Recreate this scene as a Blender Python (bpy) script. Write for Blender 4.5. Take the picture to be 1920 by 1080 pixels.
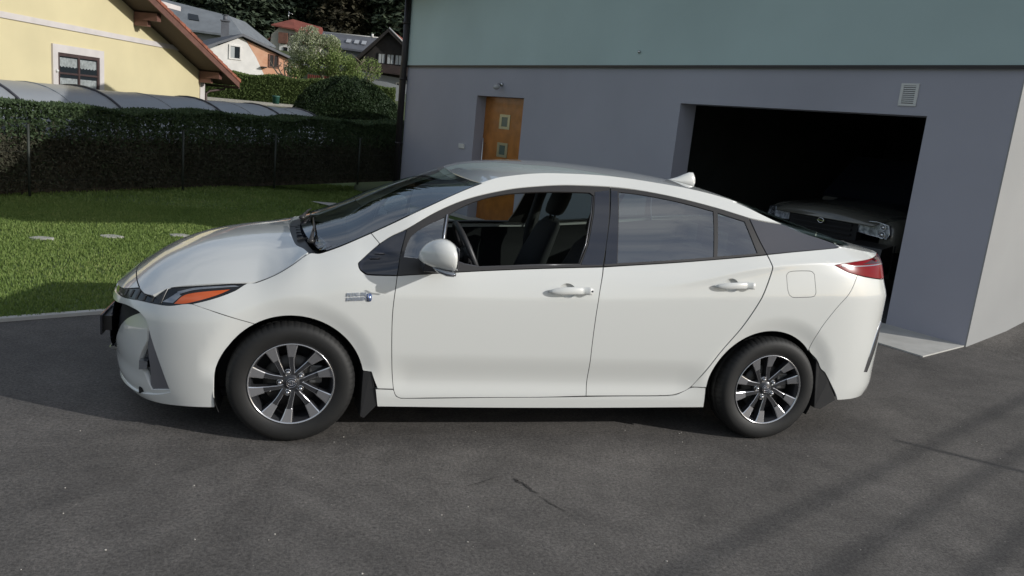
import bpy, bmesh, math, random
import numpy as np
from mathutils import Vector, Matrix
from mathutils.geometry import delaunay_2d_cdt
random.seed(7); rng=np.random.default_rng(11)
for o in list(bpy.data.objects): bpy.data.objects.remove(o)
SC=bpy.context.scene; COL=SC.collection
PI=math.pi
# ---------------------------------------------------------------- camera
cam=bpy.data.cameras.new('camera'); co=bpy.data.objects.new('camera',cam); COL.objects.link(co); SC.camera=co
yaw,pitch,roll=.26394,.2050,-.09933
fwd=Vector((math.sin(yaw)*math.cos(pitch),math.cos(yaw)*math.cos(pitch),-math.sin(pitch)))
rgt=Vector((math.cos(yaw),-math.sin(yaw),0)); dwn=fwd.cross(rgt)
r=rgt*math.cos(roll)+dwn*math.sin(roll); d=dwn*math.cos(roll)-rgt*math.sin(roll)
CAM=Vector((.02376,-3.91386,1.70748))
co.matrix_world=Matrix(((r.x,-d.x,-fwd.x,CAM.x),(r.y,-d.y,-fwd.y,CAM.y),(r.z,-d.z,-fwd.z,CAM.z),(0,0,0,1)))
cam.sensor_width=36; cam.lens=28.125; cam.clip_start=.05; cam.clip_end=3000
# ---------------------------------------------------------------- light
SUN=Vector((.85,-.53,.39)).normalized()
w=bpy.data.worlds.new('World'); SC.world=w; w.use_nodes=True
nt=w.node_tree; bg=nt.nodes['Background']; sky=nt.nodes.new('ShaderNodeTexSky'); sky.sky_type='NISHITA'
sky.sun_disc=False; sky.sun_elevation=math.asin(SUN.z); sky.sun_rotation=math.atan2(SUN.x,SUN.y)
sky.air_density=1.0; sky.dust_density=1.2; sky.ozone_density=1.0
# broken bright cloud over the blue, as the car's glass mirrors it
tcw=nt.nodes.new('ShaderNodeTexCoord'); mpw=nt.nodes.new('ShaderNodeMapping'); mpw.inputs['Scale'].default_value=(1.3,1.3,4.2); nt.links.new(tcw.outputs['Generated'],mpw.inputs[0])
nzw=nt.nodes.new('ShaderNodeTexNoise'); nzw.inputs['Scale'].default_value=2.1; nzw.inputs['Detail'].default_value=9; nzw.inputs['Roughness'].default_value=.62; nt.links.new(mpw.outputs[0],nzw.inputs['Vector'])
crw=nt.nodes.new('ShaderNodeValToRGB'); crw.color_ramp.elements[0].position=.42; crw.color_ramp.elements[1].position=.66; crw.color_ramp.elements[0].color=(.12,.12,.12,1); crw.color_ramp.elements[1].color=(.85,.85,.85,1); nt.links.new(nzw.outputs['Fac'],crw.inputs[0])
mxw=nt.nodes.new('ShaderNodeMix'); mxw.data_type='RGBA'; nt.links.new(crw.outputs[0],mxw.inputs[0]); nt.links.new(sky.outputs[0],mxw.inputs[6]); mxw.inputs[7].default_value=(6.6,6.9,7.3,1)
nt.links.new(mxw.outputs[2],bg.inputs[0]); bg.inputs[1].default_value=.080
sl=bpy.data.lights.new('sun','SUN'); sl.energy=2.75; sl.angle=math.radians(.53); sl.color=(1,.985,.95)
so=bpy.data.objects.new('sun',sl); COL.objects.link(so); so.rotation_euler=SUN.to_track_quat('Z','Y').to_euler(); so.location=(20,-12,14)
SC.view_settings.view_transform='Standard'; SC.view_settings.look='None'; SC.view_settings.gamma=1; SC.view_settings.exposure=.36
SC.render.engine='CYCLES'
# ---------------------------------------------------------------- object helpers
def tag(o,label=None,cat=None,group=None,kind=None):
    if label: o['label']=label
    if cat: o['category']=cat
    if group: o['group']=group
    if kind: o['kind']=kind
    return o
def empty(name,loc=(0,0,0),label=None,cat=None,group=None,rz=0):
    o=bpy.data.objects.new(name,None); COL.objects.link(o); o.location=loc; o.rotation_euler=(0,0,rz); o.empty_display_size=.1
    return tag(o,label,cat,group)
def link(name,me,mats=None,parent=None,kind=None,smooth=None):
    if mats is not None:
        for m in (mats if isinstance(mats,(list,tuple)) else [mats]): me.materials.append(m)
    if smooth is not None: me.polygons.foreach_set('use_smooth',[smooth]*len(me.polygons))
    o=bpy.data.objects.new(name,me); COL.objects.link(o)
    if parent: o.parent=parent; o.matrix_parent_inverse=Matrix.Identity(4)
    if kind: o['kind']=kind
    return o
class MB:
    """collects shapes, builds ONE mesh object"""
    def __init__(s): s.v=[]; s.f=[]; s.m=[]; s.sm=[]
    def add(s,v,f,mi=0,sm=False):
        n=len(s.v); s.v+= [tuple(p) for p in v]; s.f+=[tuple(i+n for i in q) for q in f]; s.m+=[mi]*len(f); s.sm+=[sm]*len(f); return s
    def box(s,lo,hi,mi=0,M=None):
        (a,b,c),(d,e,g)=lo,hi
        v=[Vector(p) for p in ((a,b,c),(d,b,c),(d,e,c),(a,e,c),(a,b,g),(d,b,g),(d,e,g),(a,e,g))]
        if M is not None: v=[M@p for p in v]
        return s.add(v,[(0,3,2,1),(4,5,6,7),(0,1,5,4),(1,2,6,5),(2,3,7,6),(3,0,4,7)],mi)
    def prism(s,poly,vec,mi=0):
        n=len(poly); vec=Vector(vec); a=[Vector(p) for p in poly]; b=[p+vec for p in a]
        return s.add(a+b,[tuple(range(n)),tuple(range(2*n-1,n-1,-1))]+[(i,(i+1)%n,n+(i+1)%n,n+i)[::-1] for i in range(n)],mi)
    def tube(s,pts,r,seg=8,mi=0,caps=True):
        pts=[Vector(p) for p in pts]; rr=r if isinstance(r,(list,tuple)) else [r]*len(pts); v=[];f=[]
        prev=None
        for i,p in enumerate(pts):
            t=(pts[min(i+1,len(pts)-1)]-pts[max(i-1,0)]).normalized()
            if prev is None: a=t.orthogonal().normalized()
            else:
                a=(prev-t*prev.dot(t)); a=a.normalized() if a.length>1e-6 else t.orthogonal().normalized()
            prev=a; b=t.cross(a)
            for k in range(seg):
                q=2*PI*k/seg; v.append(p+(a*math.cos(q)+b*math.sin(q))*rr[i])
        for i in range(len(pts)-1):
            for k in range(seg): f.append((i*seg+k,i*seg+(k+1)%seg,(i+1)*seg+(k+1)%seg,(i+1)*seg+k))
        if caps: f.append(tuple(range(seg-1,-1,-1))); f.append(tuple((len(pts)-1)*seg+k for k in range(seg)))
        return s.add(v,f,mi,True)
    def loft(s,rings,mi=0,caps=True,sm=True):
        n=len(rings[0]); v=[p for q in rings for p in q]; f=[]
        for i in range(len(rings)-1):
            for k in range(n): f.append((i*n+k,i*n+(k+1)%n,(i+1)*n+(k+1)%n,(i+1)*n+k))
        if caps: f.append(tuple(range(n-1,-1,-1))); f.append(tuple((len(rings)-1)*n+k for k in range(n)))
        return s.add(v,f,mi,sm)
    def lathe_y(s,prof,seg=48,cx=0,cz=0,mi=0,sm=True,rmod=None):
        """profile of (radius, y) turned about the y axis"""
        v=[];f=[]
        for k in range(seg):
            q=2*PI*k/seg
            for j,(rad,y) in enumerate(prof):
                rr=rad+(rmod(j,k) if rmod else 0); v.append((cx+rr*math.cos(q),y,cz+rr*math.sin(q)))
        n=len(prof)
        for k in range(seg):
            for j in range(n-1): f.append((k*n+j,k*n+j+1,((k+1)%seg)*n+j+1,((k+1)%seg)*n+j))
        return s.add(v,f,mi,sm)
    def ball(s,c,r,seg=12,rings=8,mi=0):
        c=Vector(c); r=r if isinstance(r,(tuple,list)) else (r,r,r); R=[]
        for i in range(rings+1):
            a=PI*i/rings; R.append([c+Vector((r[0]*max(math.sin(a),1e-3)*math.cos(2*PI*k/seg),r[1]*max(math.sin(a),1e-3)*math.sin(2*PI*k/seg),r[2]*math.cos(a))) for k in range(seg)])
        return s.loft(R,mi,False)
    def mesh(s,name):
        me=bpy.data.meshes.new(name); me.from_pydata(s.v,[],s.f); me.update()
        me.polygons.foreach_set('material_index',s.m); me.polygons.foreach_set('use_smooth',s.sm); return me
    def build(s,name,mats,parent=None,kind=None,bevel=0):
        me=s.mesh(name)
        bm=bmesh.new(); bm.from_mesh(me); bmesh.ops.recalc_face_normals(bm,faces=bm.faces[:])
        if bevel: bmesh.ops.bevel(bm,geom=bm.edges[:],offset=bevel,segments=2,affect='EDGES',profile=.6)
        bm.to_mesh(me); bm.free()
        return link(name,me,mats,parent,kind)
# ---------------------------------------------------------------- materials
def mat(name,col,rough=.6,metal=0,spec=.5,coat=0,var=0,vscale=8,col2=None,bump=0,bscale=60,detail=6,emit=None,trans=0,coatr=.03,bdist=.01,ramp=(.35,.65)):
    m=bpy.data.materials.new(name); m.use_nodes=True; N=m.node_tree.nodes; L=m.node_tree.links; p=N['Principled BSDF']
    p.inputs['Base Color'].default_value=(*col,1); p.inputs['Roughness'].default_value=rough; p.inputs['Metallic'].default_value=metal
    p.inputs['Specular IOR Level'].default_value=spec; p.inputs['Coat Weight'].default_value=coat; p.inputs['Coat Roughness'].default_value=coatr
    if trans: p.inputs['Transmission Weight'].default_value=trans
    tc=N.new('ShaderNodeTexCoord')
    if var or col2:
        n=N.new('ShaderNodeTexNoise'); n.inputs['Scale'].default_value=vscale; n.inputs['Detail'].default_value=detail; L.new(tc.outputs['Object'],n.inputs['Vector'])
        rp=N.new('ShaderNodeValToRGB'); rp.color_ramp.elements[0].position=ramp[0]; rp.color_ramp.elements[1].position=ramp[1]
        c2=col2 or tuple(min(1,c*(1+var)) for c in col); c1=col if col2 else tuple(c*(1-var) for c in col)
        rp.color_ramp.elements[0].color=(*c1,1); rp.color_ramp.elements[1].color=(*c2,1)
        L.new(n.outputs['Fac'],rp.inputs[0]); L.new(rp.outputs[0],p.inputs['Base Color'])
    if bump:
        n2=N.new('ShaderNodeTexNoise'); n2.inputs['Scale'].default_value=bscale; n2.inputs['Detail'].default_value=8; L.new(tc.outputs['Object'],n2.inputs['Vector'])
        b=N.new('ShaderNodeBump'); b.inputs['Strength'].default_value=bump; b.inputs['Distance'].default_value=bdist
        L.new(n2.outputs['Fac'],b.inputs['Height']); L.new(b.outputs[0],p.inputs['Normal'])
    return m
def glass(name,tint,ior=1.5,rough=0.0):
    m=bpy.data.materials.new(name); m.use_nodes=True; N=m.node_tree.nodes; L=m.node_tree.links; N.remove(N['Principled BSDF'])
    t=N.new('ShaderNodeBsdfTransparent'); t.inputs[0].default_value=(*tint,1); g=N.new('ShaderNodeBsdfGlossy'); g.inputs['Roughness'].default_value=rough
    f=N.new('ShaderNodeFresnel'); ge=N.new('ShaderNodeNewGeometry'); mr=N.new('ShaderNodeMapRange'); mr.inputs['To Min'].default_value=ior; mr.inputs['To Max'].default_value=1/ior; L.new(ge.outputs['Backfacing'],mr.inputs['Value']); L.new(mr.outputs[0],f.inputs['IOR']); mx=N.new('ShaderNodeMixShader')
    L.new(f.outputs[0],mx.inputs[0]); L.new(t.outputs[0],mx.inputs[1]); L.new(g.outputs[0],mx.inputs[2]); L.new(mx.outputs[0],N['Material Output'].inputs[0])
    return m
# ---- shared shape functions
def lerp(t,xs,ys):
    if t<=xs[0]: return ys[0]
    for i in range(1,len(xs)):
        if t<=xs[i]: return ys[i-1]+(ys[i]-ys[i-1])*(t-xs[i-1])/(xs[i]-xs[i-1])
    return ys[-1]
def _slopes(xs,ys):
    n=len(xs); d=[(ys[i+1]-ys[i])/(xs[i+1]-xs[i]) for i in range(n-1)]; m=[d[0]]
    for i in range(1,n-1): m.append(0 if d[i-1]*d[i]<=0 else 2*d[i-1]*d[i]/(d[i-1]+d[i]))
    m.append(d[-1]); return m
class Curve:
    def __init__(s,*pts):
        s.x=[p[0] for p in pts]; s.y=[p[1] for p in pts]; s.m=_slopes(s.x,s.y)
    def __call__(s,t):
        x,y,m=s.x,s.y,s.m
        if t<=x[0]: return y[0]+m[0]*(t-x[0])
        if t>=x[-1]: return y[-1]+m[-1]*(t-x[-1])
        for i in range(1,len(x)):
            if t<=x[i]:
                h=x[i]-x[i-1]; q=(t-x[i-1])/h; q2=q*q; q3=q2*q
                return (2*q3-3*q2+1)*y[i-1]+(q3-2*q2+q)*h*m[i-1]+(3*q2-2*q3)*y[i]+(q3-q2)*h*m[i]
def sstep(a,b,t):
    t=min(1,max(0,(t-a)/(b-a))); return t*t*(3-2*t)
W=.88; XF=-.30; XR=2.95; LU=.9
NOSE=Curve((.10,-.86),(.16,-.935),(.25,-.985),(.36,-1.003),(.50,-.988),(.60,-.965),(.68,-.925),(.76,-.86),(.86,-.74),(1.0,-.55))
TAIL=Curve((.15,3.62),(.22,3.70),(.30,3.735),(.40,3.725),(.52,3.72),(.75,3.70),(.87,3.70),(.93,3.675),(1.0,3.65),(1.10,3.63),(1.2,3.5),(1.5,3.2))
ZB=Curve((-1.0,.70),(-.66,.745),(-.40,.785),(-.19,.835),(.06,.95),(.3,.975),(.6,.985),(1.0,.985),(1.57,.992),(2.1,1.035),(2.55,1.083),(3.1,1.10),(3.6,1.10))
AB=Curve((-1.0,.10),(0.,.12),(.3,.072),(.6,.028),(1.6,.028),(2.5,.022),(3.2,.045),(3.6,.06))
RB=Curve((-1.0,.10),(0.,.10),(.5,.06),(2.5,.05),(3.6,.06))
TU=Curve((-1.0,.9),(0.,.75),(.35,.5),(.7,.38),(2.0,.40),(2.5,.55),(3.0,.95),(3.6,1.3))
ZL=Curve((.2,.78),(1.0,.80),(1.6,.82),(2.6,.875),(3.0,.895),(3.7,.91))
ZC=Curve((1.6,.86),(1.95,.90),(2.58,1.035),(2.98,1.075),(3.6,1.10))
def y0(x,z):
    w=z-ZB(x); A=AB(x)
    if w<0: y=A*math.exp(max(w,-1)/RB(x))
    else: y=A+(A/RB(x)-TU(x))*.02*(1-math.exp(-w/.02))+TU(x)*w+.45*w*w
    if z<.88: y+=.060*((.88-z)/.73)**2
    q=sstep(.35,.6,x)*(1-sstep(2.1,2.4,x))
    y+=q*.020*(sstep(.50,.345,z)-1.0*sstep(.345,.24,z))
    d=z-ZC(x)-.012
    y-=.016*sstep(1.75,2.5,x)*math.exp(-math.sqrt(d*d+.007**2)/.030)*(1-sstep(.05,.12,d))
    q=sstep(.15,.6,x); t=min(z,ZB(x))-ZL(x)
    y+=q*.15*.5*(t+math.sqrt(t*t+.012**2))
    for cx in (0,2.7):
        r=math.hypot(x-cx,z-.315); y+=.022*sstep(.46,.325,r)*sstep(.30,.42,z)
    if x>2.3: y+=.03*((x-2.3)/1.2)**2*1.0
    if x<.3: y+=.012*((.3-x)/.6)**2
    return y
def B(u,z):
    """wrap surface of the near flank: u runs along the car, bends round nose and tail"""
    if u<XF:
        th=min((XF-u)/LU,1.)*math.pi/2; a=XF-NOSE(z); n=2.15
        s=math.sin(th)**(2/n); c=math.cos(th)**(2/n) if th<math.pi/2-1e-9 else 0
        x=XF-a*s; y=y0(max(x,-1.),z); return (x,y+(W-y)*(1-c),z)
    if u>XR:
        th=min((u-XR)/LU,1.)*math.pi/2; a=TAIL(z)-XR; n=2.9
        s=math.sin(th)**(2/n); c=math.cos(th)**(2/n) if th<math.pi/2-1e-9 else 0
        x=XR+a*s; y=y0(min(x,3.6),z); return (x,y+(W-y)*(1-c),z)
    return (u,y0(u,z),z)
# bonnet / nose upper surface: edge height, edge y, centre height
HZ=Curve((-.95,.64),(-.904,.655),(-.857,.667),(-.759,.704),(-.69,.72),(-.648,.732),(-.49,.766),(-.338,.792),(-.233,.804),(-.188,.812),(-.101,.854),(-.028,.902),(.059,.966),(.25,1.0))
HY=Curve((-.95,.72),(-.904,.595),(-.857,.481),(-.759,.352),(-.69,.281),(-.648,.25),(-.49,.165),(-.338,.125),(-.188,.102),(-.028,.107),(.059,.135),(.25,.14))
HC=Curve((-.99,.58),(-.96,.625),(-.92,.665),(-.84,.735),(-.67,.848),(-.50,.915),(-.33,.955),(-.15,.985),(0.,1.01),(.2,1.03))
def HT(x,y):
    ye=HY(x); ze=HZ(x); c=HC(x); t=abs(y-W)/max(W-ye,.05)
    t=min(t,1.3); return (x,y,c-(c-ze)*t**2.6)
GZ=Curve((-.30,.87),(.11,.975),(.345,1.082),(.63,1.232),(.92,1.366),(1.05,1.408),(1.34,1.448),(1.64,1.458),(2.03,1.438),(2.37,1.392),(2.70,1.283),(2.95,1.205),(3.1,1.17),(3.3,1.14),(3.6,1.115))
def GY(x):
    return y0(min(x,3.3),GZ(x)) if x>.11 else .155
GC=Curve((-.35,.93),(-.2,.965),(0,1.030),(.234,1.118),(.414,1.210),(.63,1.295),(.865,1.360),(1.04,1.428),(1.24,1.462),(1.55,1.476),(1.9,1.468),(2.33,1.432),(2.63,1.368),(2.88,1.302),(3.2,1.214),(3.45,1.145),(3.66,1.10))
def GT(x,y):
    ye=GY(x); ze=GZ(x); c=GC(x); t=abs(y-W)/max(W-ye,.05)
    t=min(t,1.35); return (x,y,c-(c-ze)*t**2.3)
# ================================================================ SETTING
def C1(*p): return Curve(*p)
TER=C1((-400,0),(18,0),(25,.25),(35,1.15),(50,2.4),(60,3.1),(75,5.0),(90,7.0),(105,10.),(150,27.),(220,46.),(400,70.))
RAMP=C1((0,0),(.4,.02),(1.1,.20),(3,.55),(8,1.1),(40,1.4))
def ter(x,y):
    return TER(y)+min(0,dip(x,y))*(1 if y<20 else 0)
def dip(x,y):
    v=Vector((x,y,0))-Vector((6.265,2.239,0)); s=v.x*-.343+v.y*.939; q=-v.x*.939-v.y*.343
    return -.20*sstep(4.8,7.6,s)*(1-sstep(1.2,4.2,q))
m_ground=mat('m_ground',(.035,.06,.015),.95,col2=(.06,.075,.02),vscale=.6,bump=.5,bscale=6,bdist=.1)
def grid_sheet(name,xs,ys,fz,m,kind='structure',keep=None):
    V=[];F=[];nx,ny=len(xs),len(ys)
    for y in ys:
        for x in xs: V.append((x,y,fz(x,y)))
    for j in range(ny-1):
        for i in range(nx-1):
            if keep and not keep((xs[i]+xs[i+1])/2,(ys[j]+ys[j+1])/2): continue
            F.append((j*nx+i,j*nx+i+1,(j+1)*nx+i+1,(j+1)*nx+i))
    me=bpy.data.meshes.new(name); me.from_pydata(V,[],F); me.update()
    return link(name,me,m,None,kind,True)
xs=[-600,-300,-150,-80]+list(np.linspace(-50,50,41))+[80,150,300,600]
ys=[-600,-300,-120,-60,-30]+list(np.linspace(-15,160,90))+[200,260,400]
grid_sheet('ground',xs,ys,lambda x,y: ter(x,y)-.06,m_ground)
# facade frame of the house at the drive: s runs along the wall away from its near corner, q outwards
HA=Vector((6.265,2.239,0)); HD=Vector((-.343,.939,0)).normalized(); HN=Vector((-.939,-.343,0)).normalized(); HF=-HN
def hp(s,q,z): return HA+HD*s+HN*q+Vector((0,0,z))
def ramp_z(x,y):
    v=Vector((x,y,0))-HA; a=v.dot(HF); b=-v.dot(HD)   # a: behind the facade line, b: out from the side wall
    return RAMP(max(a,0)) if a>0 and b>0 else dip(x,y)
# asphalt
def asphalt_mat():
    m=bpy.data.materials.new('m_asphalt'); m.use_nodes=True; N=m.node_tree.nodes; L=m.node_tree.links; p=N['Principled BSDF']
    tc=N.new('ShaderNodeTexCoord'); O=tc.outputs['Object']
    def noise(sc,det=6,rough=.6):
        n=N.new('ShaderNodeTexNoise'); n.inputs['Scale'].default_value=sc; n.inputs['Detail'].default_value=det; n.inputs['Roughness'].default_value=rough; L.new(O,n.inputs['Vector']); return n.outputs['Fac']
    def ramp(src,a,b,ca,cb):
        r=N.new('ShaderNodeValToRGB'); r.color_ramp.elements[0].position=a; r.color_ramp.elements[1].position=b; r.color_ramp.elements[0].color=(*ca,1); r.color_ramp.elements[1].color=(*cb,1); L.new(src,r.inputs[0]); return r.outputs[0]
    def mix(a,b,mode='MULTIPLY',f=1.):
        x=N.new('ShaderNodeMix'); x.data_type='RGBA'; x.blend_type=mode
        if isinstance(f,float): x.inputs[0].default_value=f
        else: L.new(f,x.inputs[0])
        L.new(a,x.inputs[6]); L.new(b,x.inputs[7]); return x.outputs[2]
    big=ramp(noise(.9,9,.68),.34,.66,(.083,.077,.072),(.133,.123,.115))
    mid=ramp(noise(3.2,8,.7),.3,.7,(.80,.80,.80),(1.14,1.14,1.13))
    fine=ramp(noise(62,6,.9),.36,.64,(.40,.40,.40),(1.62,1.61,1.60))
    pits=ramp(noise(17,9,.9),.37,.42,(.45,.44,.43),(1,1,1))
    blot=ramp(noise(7,7,.8),.34,.60,(.86,.86,.86),(1.04,1.04,1.04))
    c=mix(mix(mix(mix(big,mid),fine),pits),blot)
    # pale grit
    v=N.new('ShaderNodeTexVoronoi'); v.inputs['Scale'].default_value=38; L.new(O,v.inputs['Vector'])
    gr=ramp(v.outputs['Distance'],.045,.09,(1,1,1),(0,0,0)); wn=ramp(noise(5,2),.60,.66,(0,0,0),(1,1,1)); g=mix(gr,wn)
    lt=N.new('ShaderNodeRGB'); lt.outputs[0].default_value=(.30,.28,.25,1)
    c=mix(c,lt.outputs[0],'MIX',g); L.new(c,p.inputs['Base Color'])
    p.inputs['Roughness'].default_value=.82; p.inputs['Specular IOR Level'].default_value=.35
    b=N.new('ShaderNodeBump'); b.inputs['Strength'].default_value=.55; b.inputs['Distance'].default_value=.009; L.new(noise(90,6,.8),b.inputs['Height'])
    b2=N.new('ShaderNodeBump'); b2.inputs['Strength'].default_value=.5; b2.inputs['Distance'].default_value=.03; L.new(noise(2.5,4),b2.inputs['Height']); L.new(b.outputs[0],b2.inputs['Normal']); L.new(b2.outputs[0],p.inputs['Normal'])
    return m
m_asph=asphalt_mat()
# lawn border: kerb line and the strip along the house
K0=Vector((-12,-3.015)); K1=Vector((2.6,4.545)); 
PN=Vector((HN.x,HN.y))
Q=lambda s,q: hp(s,q,0).xy
lawn_poly=[K0,K1,Q(5.6,.55),Q(13.6,.55),Vector((1.6,20)),Vector((-16,20)),Vector((-20,-3))]
def flat_poly(name,poly,z,m,kind='structure',thick=0):
    if thick:
        b=MB(); b.prism([(p[0],p[1],z-thick) for p in poly],(0,0,thick)); return b.build(name,m,None,kind)
    me=bpy.data.meshes.new(name); me.from_pydata([(p[0],p[1],z) for p in poly],[],[tuple(range(len(poly)))]); me.update(); return link(name,me,m,None,kind)
# drive as a fine grid so that the ramp beside the house can rise
def in_poly(px,py,poly):
    ins=np.zeros(np.shape(px),bool); n=len(poly)
    for i in range(n):
        x1,y1=poly[i][0],poly[i][1]; x2,y2=poly[(i+1)%n][0],poly[(i+1)%n][1]
        if y1==y2: continue
        c=((y1>py)!=(y2>py))&(px<(x2-x1)*(py-y1)/(y2-y1)+x1); ins^=c
    return ins
drive_poly=[(-20,-14),(30,-14),(30,18)]+[tuple(Q(-9,-20))]+[tuple(Q(-.0,-20)),tuple(Q(0,0)),tuple(Q(5.6,0)),tuple(Q(5.6,.55)),(2.6,4.545),(-12,-3.015),(-20,-7.157)]
drive_poly=[(-20,-14),(34,-14),(34,8),tuple(Q(-5.,-16)),tuple(Q(0,-16)),tuple(Q(0,0)),tuple(Q(5.6,0)),tuple(Q(5.6,.55)),(2.6,4.545),(-12,-3.015),(-20,-7.157)]
def cdt_flat(name,poly,step,fz,m,kind='structure'):
    P=[Vector(p[:2]) for p in poly]; n=len(P); x0=min(p.x for p in P);x1=max(p.x for p in P);y0_=min(p.y for p in P);y1=max(p.y for p in P)
    gx,gy=np.meshgrid(np.arange(x0,x1,step),np.arange(y0_,y1,step)); gx=gx.ravel();gy=gy.ravel(); k=in_poly(gx,gy,poly)
    V=P+[Vector((a,b)) for a,b in zip(gx[k],gy[k])]
    r=delaunay_2d_cdt(V,[],[list(range(n))],1,1e-5)
    me=bpy.data.meshes.new(name); me.from_pydata([(p.x,p.y,fz(p.x,p.y)) for p in r[0]],[],[tuple(f) for f in r[2]]); me.update()
    o=link(name,me,m,None,kind,True)
    return o
cdt_flat('driveway',drive_poly,.5,ramp_z,m_asph)
m_conc=mat('m_concrete',(.42,.41,.38),.85,col2=(.50,.49,.46),vscale=4,bump=.25,bscale=90,bdist=.003)
m_soil=mat('m_soil_green',(.075,.115,.03),.95,col2=(.11,.155,.045),vscale=2.2,bump=.6,bscale=40,bdist=.03)
cdt_flat('lawn',[tuple(p) for p in lawn_poly],.5,lambda x,y:.012+max(0,TER(y))+dip(x,y),m_soil)
kd=(K1-K0).normalized(); kn=Vector((-kd.y,kd.x))
b=MB(); L_=(K1-K0).length; i=0; t=0
while t<L_-.05:
    a=K0+kd*t; e=K0+kd*min(t+.985,L_)
    q=[a-kn*.03,e-kn*.03,e+kn*.03,a+kn*.03]; b.prism([(p.x,p.y,-.05) for p in q],(0,0,.075)); t+=1.0
b.build('kerb_edging',m_conc,None,'structure')
# concrete threshold strip in front of the garage and paved pad at the door
b=MB(); sl_=[hp(.0,.0,0),hp(4.6,.0,0),hp(4.6,.62,0),hp(.28,.62,0)]
sl_=[hp(.0,-.0,0),hp(4.6,-.0,0),hp(4.6,.42,0),hp(.12,.42,0),Vector((5.436,1.841,0))]
sl_=[hp(.0,.0,-.05),hp(4.6,.0,-.05),hp(4.6,.78,-.05),Vector((5.436,1.841,-.05))]
b.prism(sl_,(0,0,.062)); b.build('garage_threshold',m_conc,None,'structure')
PAV=[tuple(Q(*a)) for a in ((7.4,.0),(10.1,.0),(10.2,2.8),(9.3,2.35),(7.4,2.0))]; cdt_flat('door_paving',PAV,.25,lambda x,y:.045+dip(x,y),m_conc)
# stepping stones in the lawn
m_stone=mat('m_stone',(.34,.33,.29),.9,col2=(.44,.42,.38),vscale=9,bump=.3,bscale=50)
for i,(x,y,lab) in enumerate(((-2.62,5.34,'pale flat stepping stone in the lawn, leftmost of the three'),(-2.03,5.68,'pale flat stepping stone in the lawn, between the other two'),(-1.36,6.0,'pale stepping stone in the lawn nearest the bonnet of the white car'))):
    st=MB(); n=9; ring=[(x+(.12+.015*math.sin(3*k+i))*math.cos(2*PI*k/n),y+(.085+.012*math.cos(2*k+i))*math.sin(2*PI*k/n),0) for k in range(n)]
    st.prism(ring,(0,0,.034)); o=st.build('stepping_stone',m_stone,None,None,.008); tag(o,lab,'stone','stepping stones in the lawn')
# grass blades
def blades(name,n,poly,m,h=(.03,.065),box=None,fz=lambda x,y:.012,wid=.006,dens=None):
    x0,x1,y0_,y1=box; X=rng.uniform(x0,x1,n*3); Y=rng.uniform(y0_,y1,n*3); k=in_poly(X,Y,poly)&~in_poly(X,Y,PAV)
    if dens is not None: k&=dens(X,Y)
    X=X[k][:n];Y=Y[k][:n]; n=len(X); H=rng.uniform(*h,n); a=rng.uniform(0,2*PI,n); ln=rng.uniform(0,.6,n)*H; b_=rng.uniform(0,2*PI,n)
    W_=wid*(1+np.clip(Y-3,0,20)*.12)
    v=np.zeros((n,3,3)); v[:,0]=np.stack([X-np.cos(a)*W_,Y-np.sin(a)*W_,0*X+.012],1); v[:,1]=np.stack([X+np.cos(a)*W_,Y+np.sin(a)*W_,0*X+.012],1)
    v[:,2]=np.stack([X+np.cos(b_)*ln,Y+np.sin(b_)*ln,.012+H],1)
    dz=np.array([dip(a,b_) for a,b_ in zip(X,Y)]); v[:,:,2]+=dz[:,None]
    return tri_mesh(name,v.reshape(-1,3),n,3,m,'stuff')
def tri_mesh(name,v,n,k,m,kind=None,parent=None,smooth=False):
    me=bpy.data.meshes.new(name); me.vertices.add(len(v)); me.vertices.foreach_set('co',np.asarray(v,np.float32).ravel())
    me.loops.add(n*k); me.loops.foreach_set('vertex_index',np.arange(n*k,dtype=np.int32)); me.polygons.add(n)
    me.polygons.foreach_set('loop_start',np.arange(0,n*k,k,dtype=np.int32)); me.update(calc_edges=True)
    return link(name,me,m,parent,kind)
def leaf_mat(name,c1,c2,c3=None,rough=.6,scale=1.5,trans=.25):
    m=bpy.data.materials.new(name); m.use_nodes=True; N=m.node_tree.nodes; L=m.node_tree.links; p=N['Principled BSDF']
    tc=N.new('ShaderNodeTexCoord'); ge=N.new('ShaderNodeNewGeometry'); rp=N.new('ShaderNodeValToRGB')
    n=N.new('ShaderNodeTexNoise'); n.inputs['Scale'].default_value=scale; n.inputs['Detail'].default_value=3; L.new(tc.outputs['Object'],n.inputs['Vector'])
    ad=N.new('ShaderNodeMath'); ad.operation='MULTIPLY_ADD'; L.new(ge.outputs['Random Per Island'],ad.inputs[0]); ad.inputs[1].default_value=.45
    mu=N.new('ShaderNodeMath'); mu.operation='MULTIPLY'; mu.inputs[1].default_value=.55; L.new(n.outputs['Fac'],mu.inputs[0]); L.new(mu.outputs[0],ad.inputs[2]); L.new(ad.outputs[0],rp.inputs[0])
    rp.color_ramp.elements[0].position=.2; rp.color_ramp.elements[1].position=.62; rp.color_ramp.elements[0].color=(*c1,1); rp.color_ramp.elements[1].color=(*c2,1)
    if c3: e=rp.color_ramp.elements.new(.78); e.color=(*c3,1)
    L.new(rp.outputs[0],p.inputs['Base Color']); p.inputs['Roughness'].default_value=rough; p.inputs['Specular IOR Level'].default_value=.25
    if trans:
        tr=N.new('ShaderNodeBsdfTranslucent'); L.new(rp.outputs[0],tr.inputs[0]); mx=N.new('ShaderNodeMixShader'); mx.inputs[0].default_value=trans
        L.new(p.outputs[0],mx.inputs[1]); L.new(tr.outputs[0],mx.inputs[2]); L.new(mx.outputs[0],N['Material Output'].inputs[0])
    return m
m_grass=leaf_mat('m_grass',(.115,.175,.042),(.20,.275,.075),(.28,.32,.11),.55,.9,.3)
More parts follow.
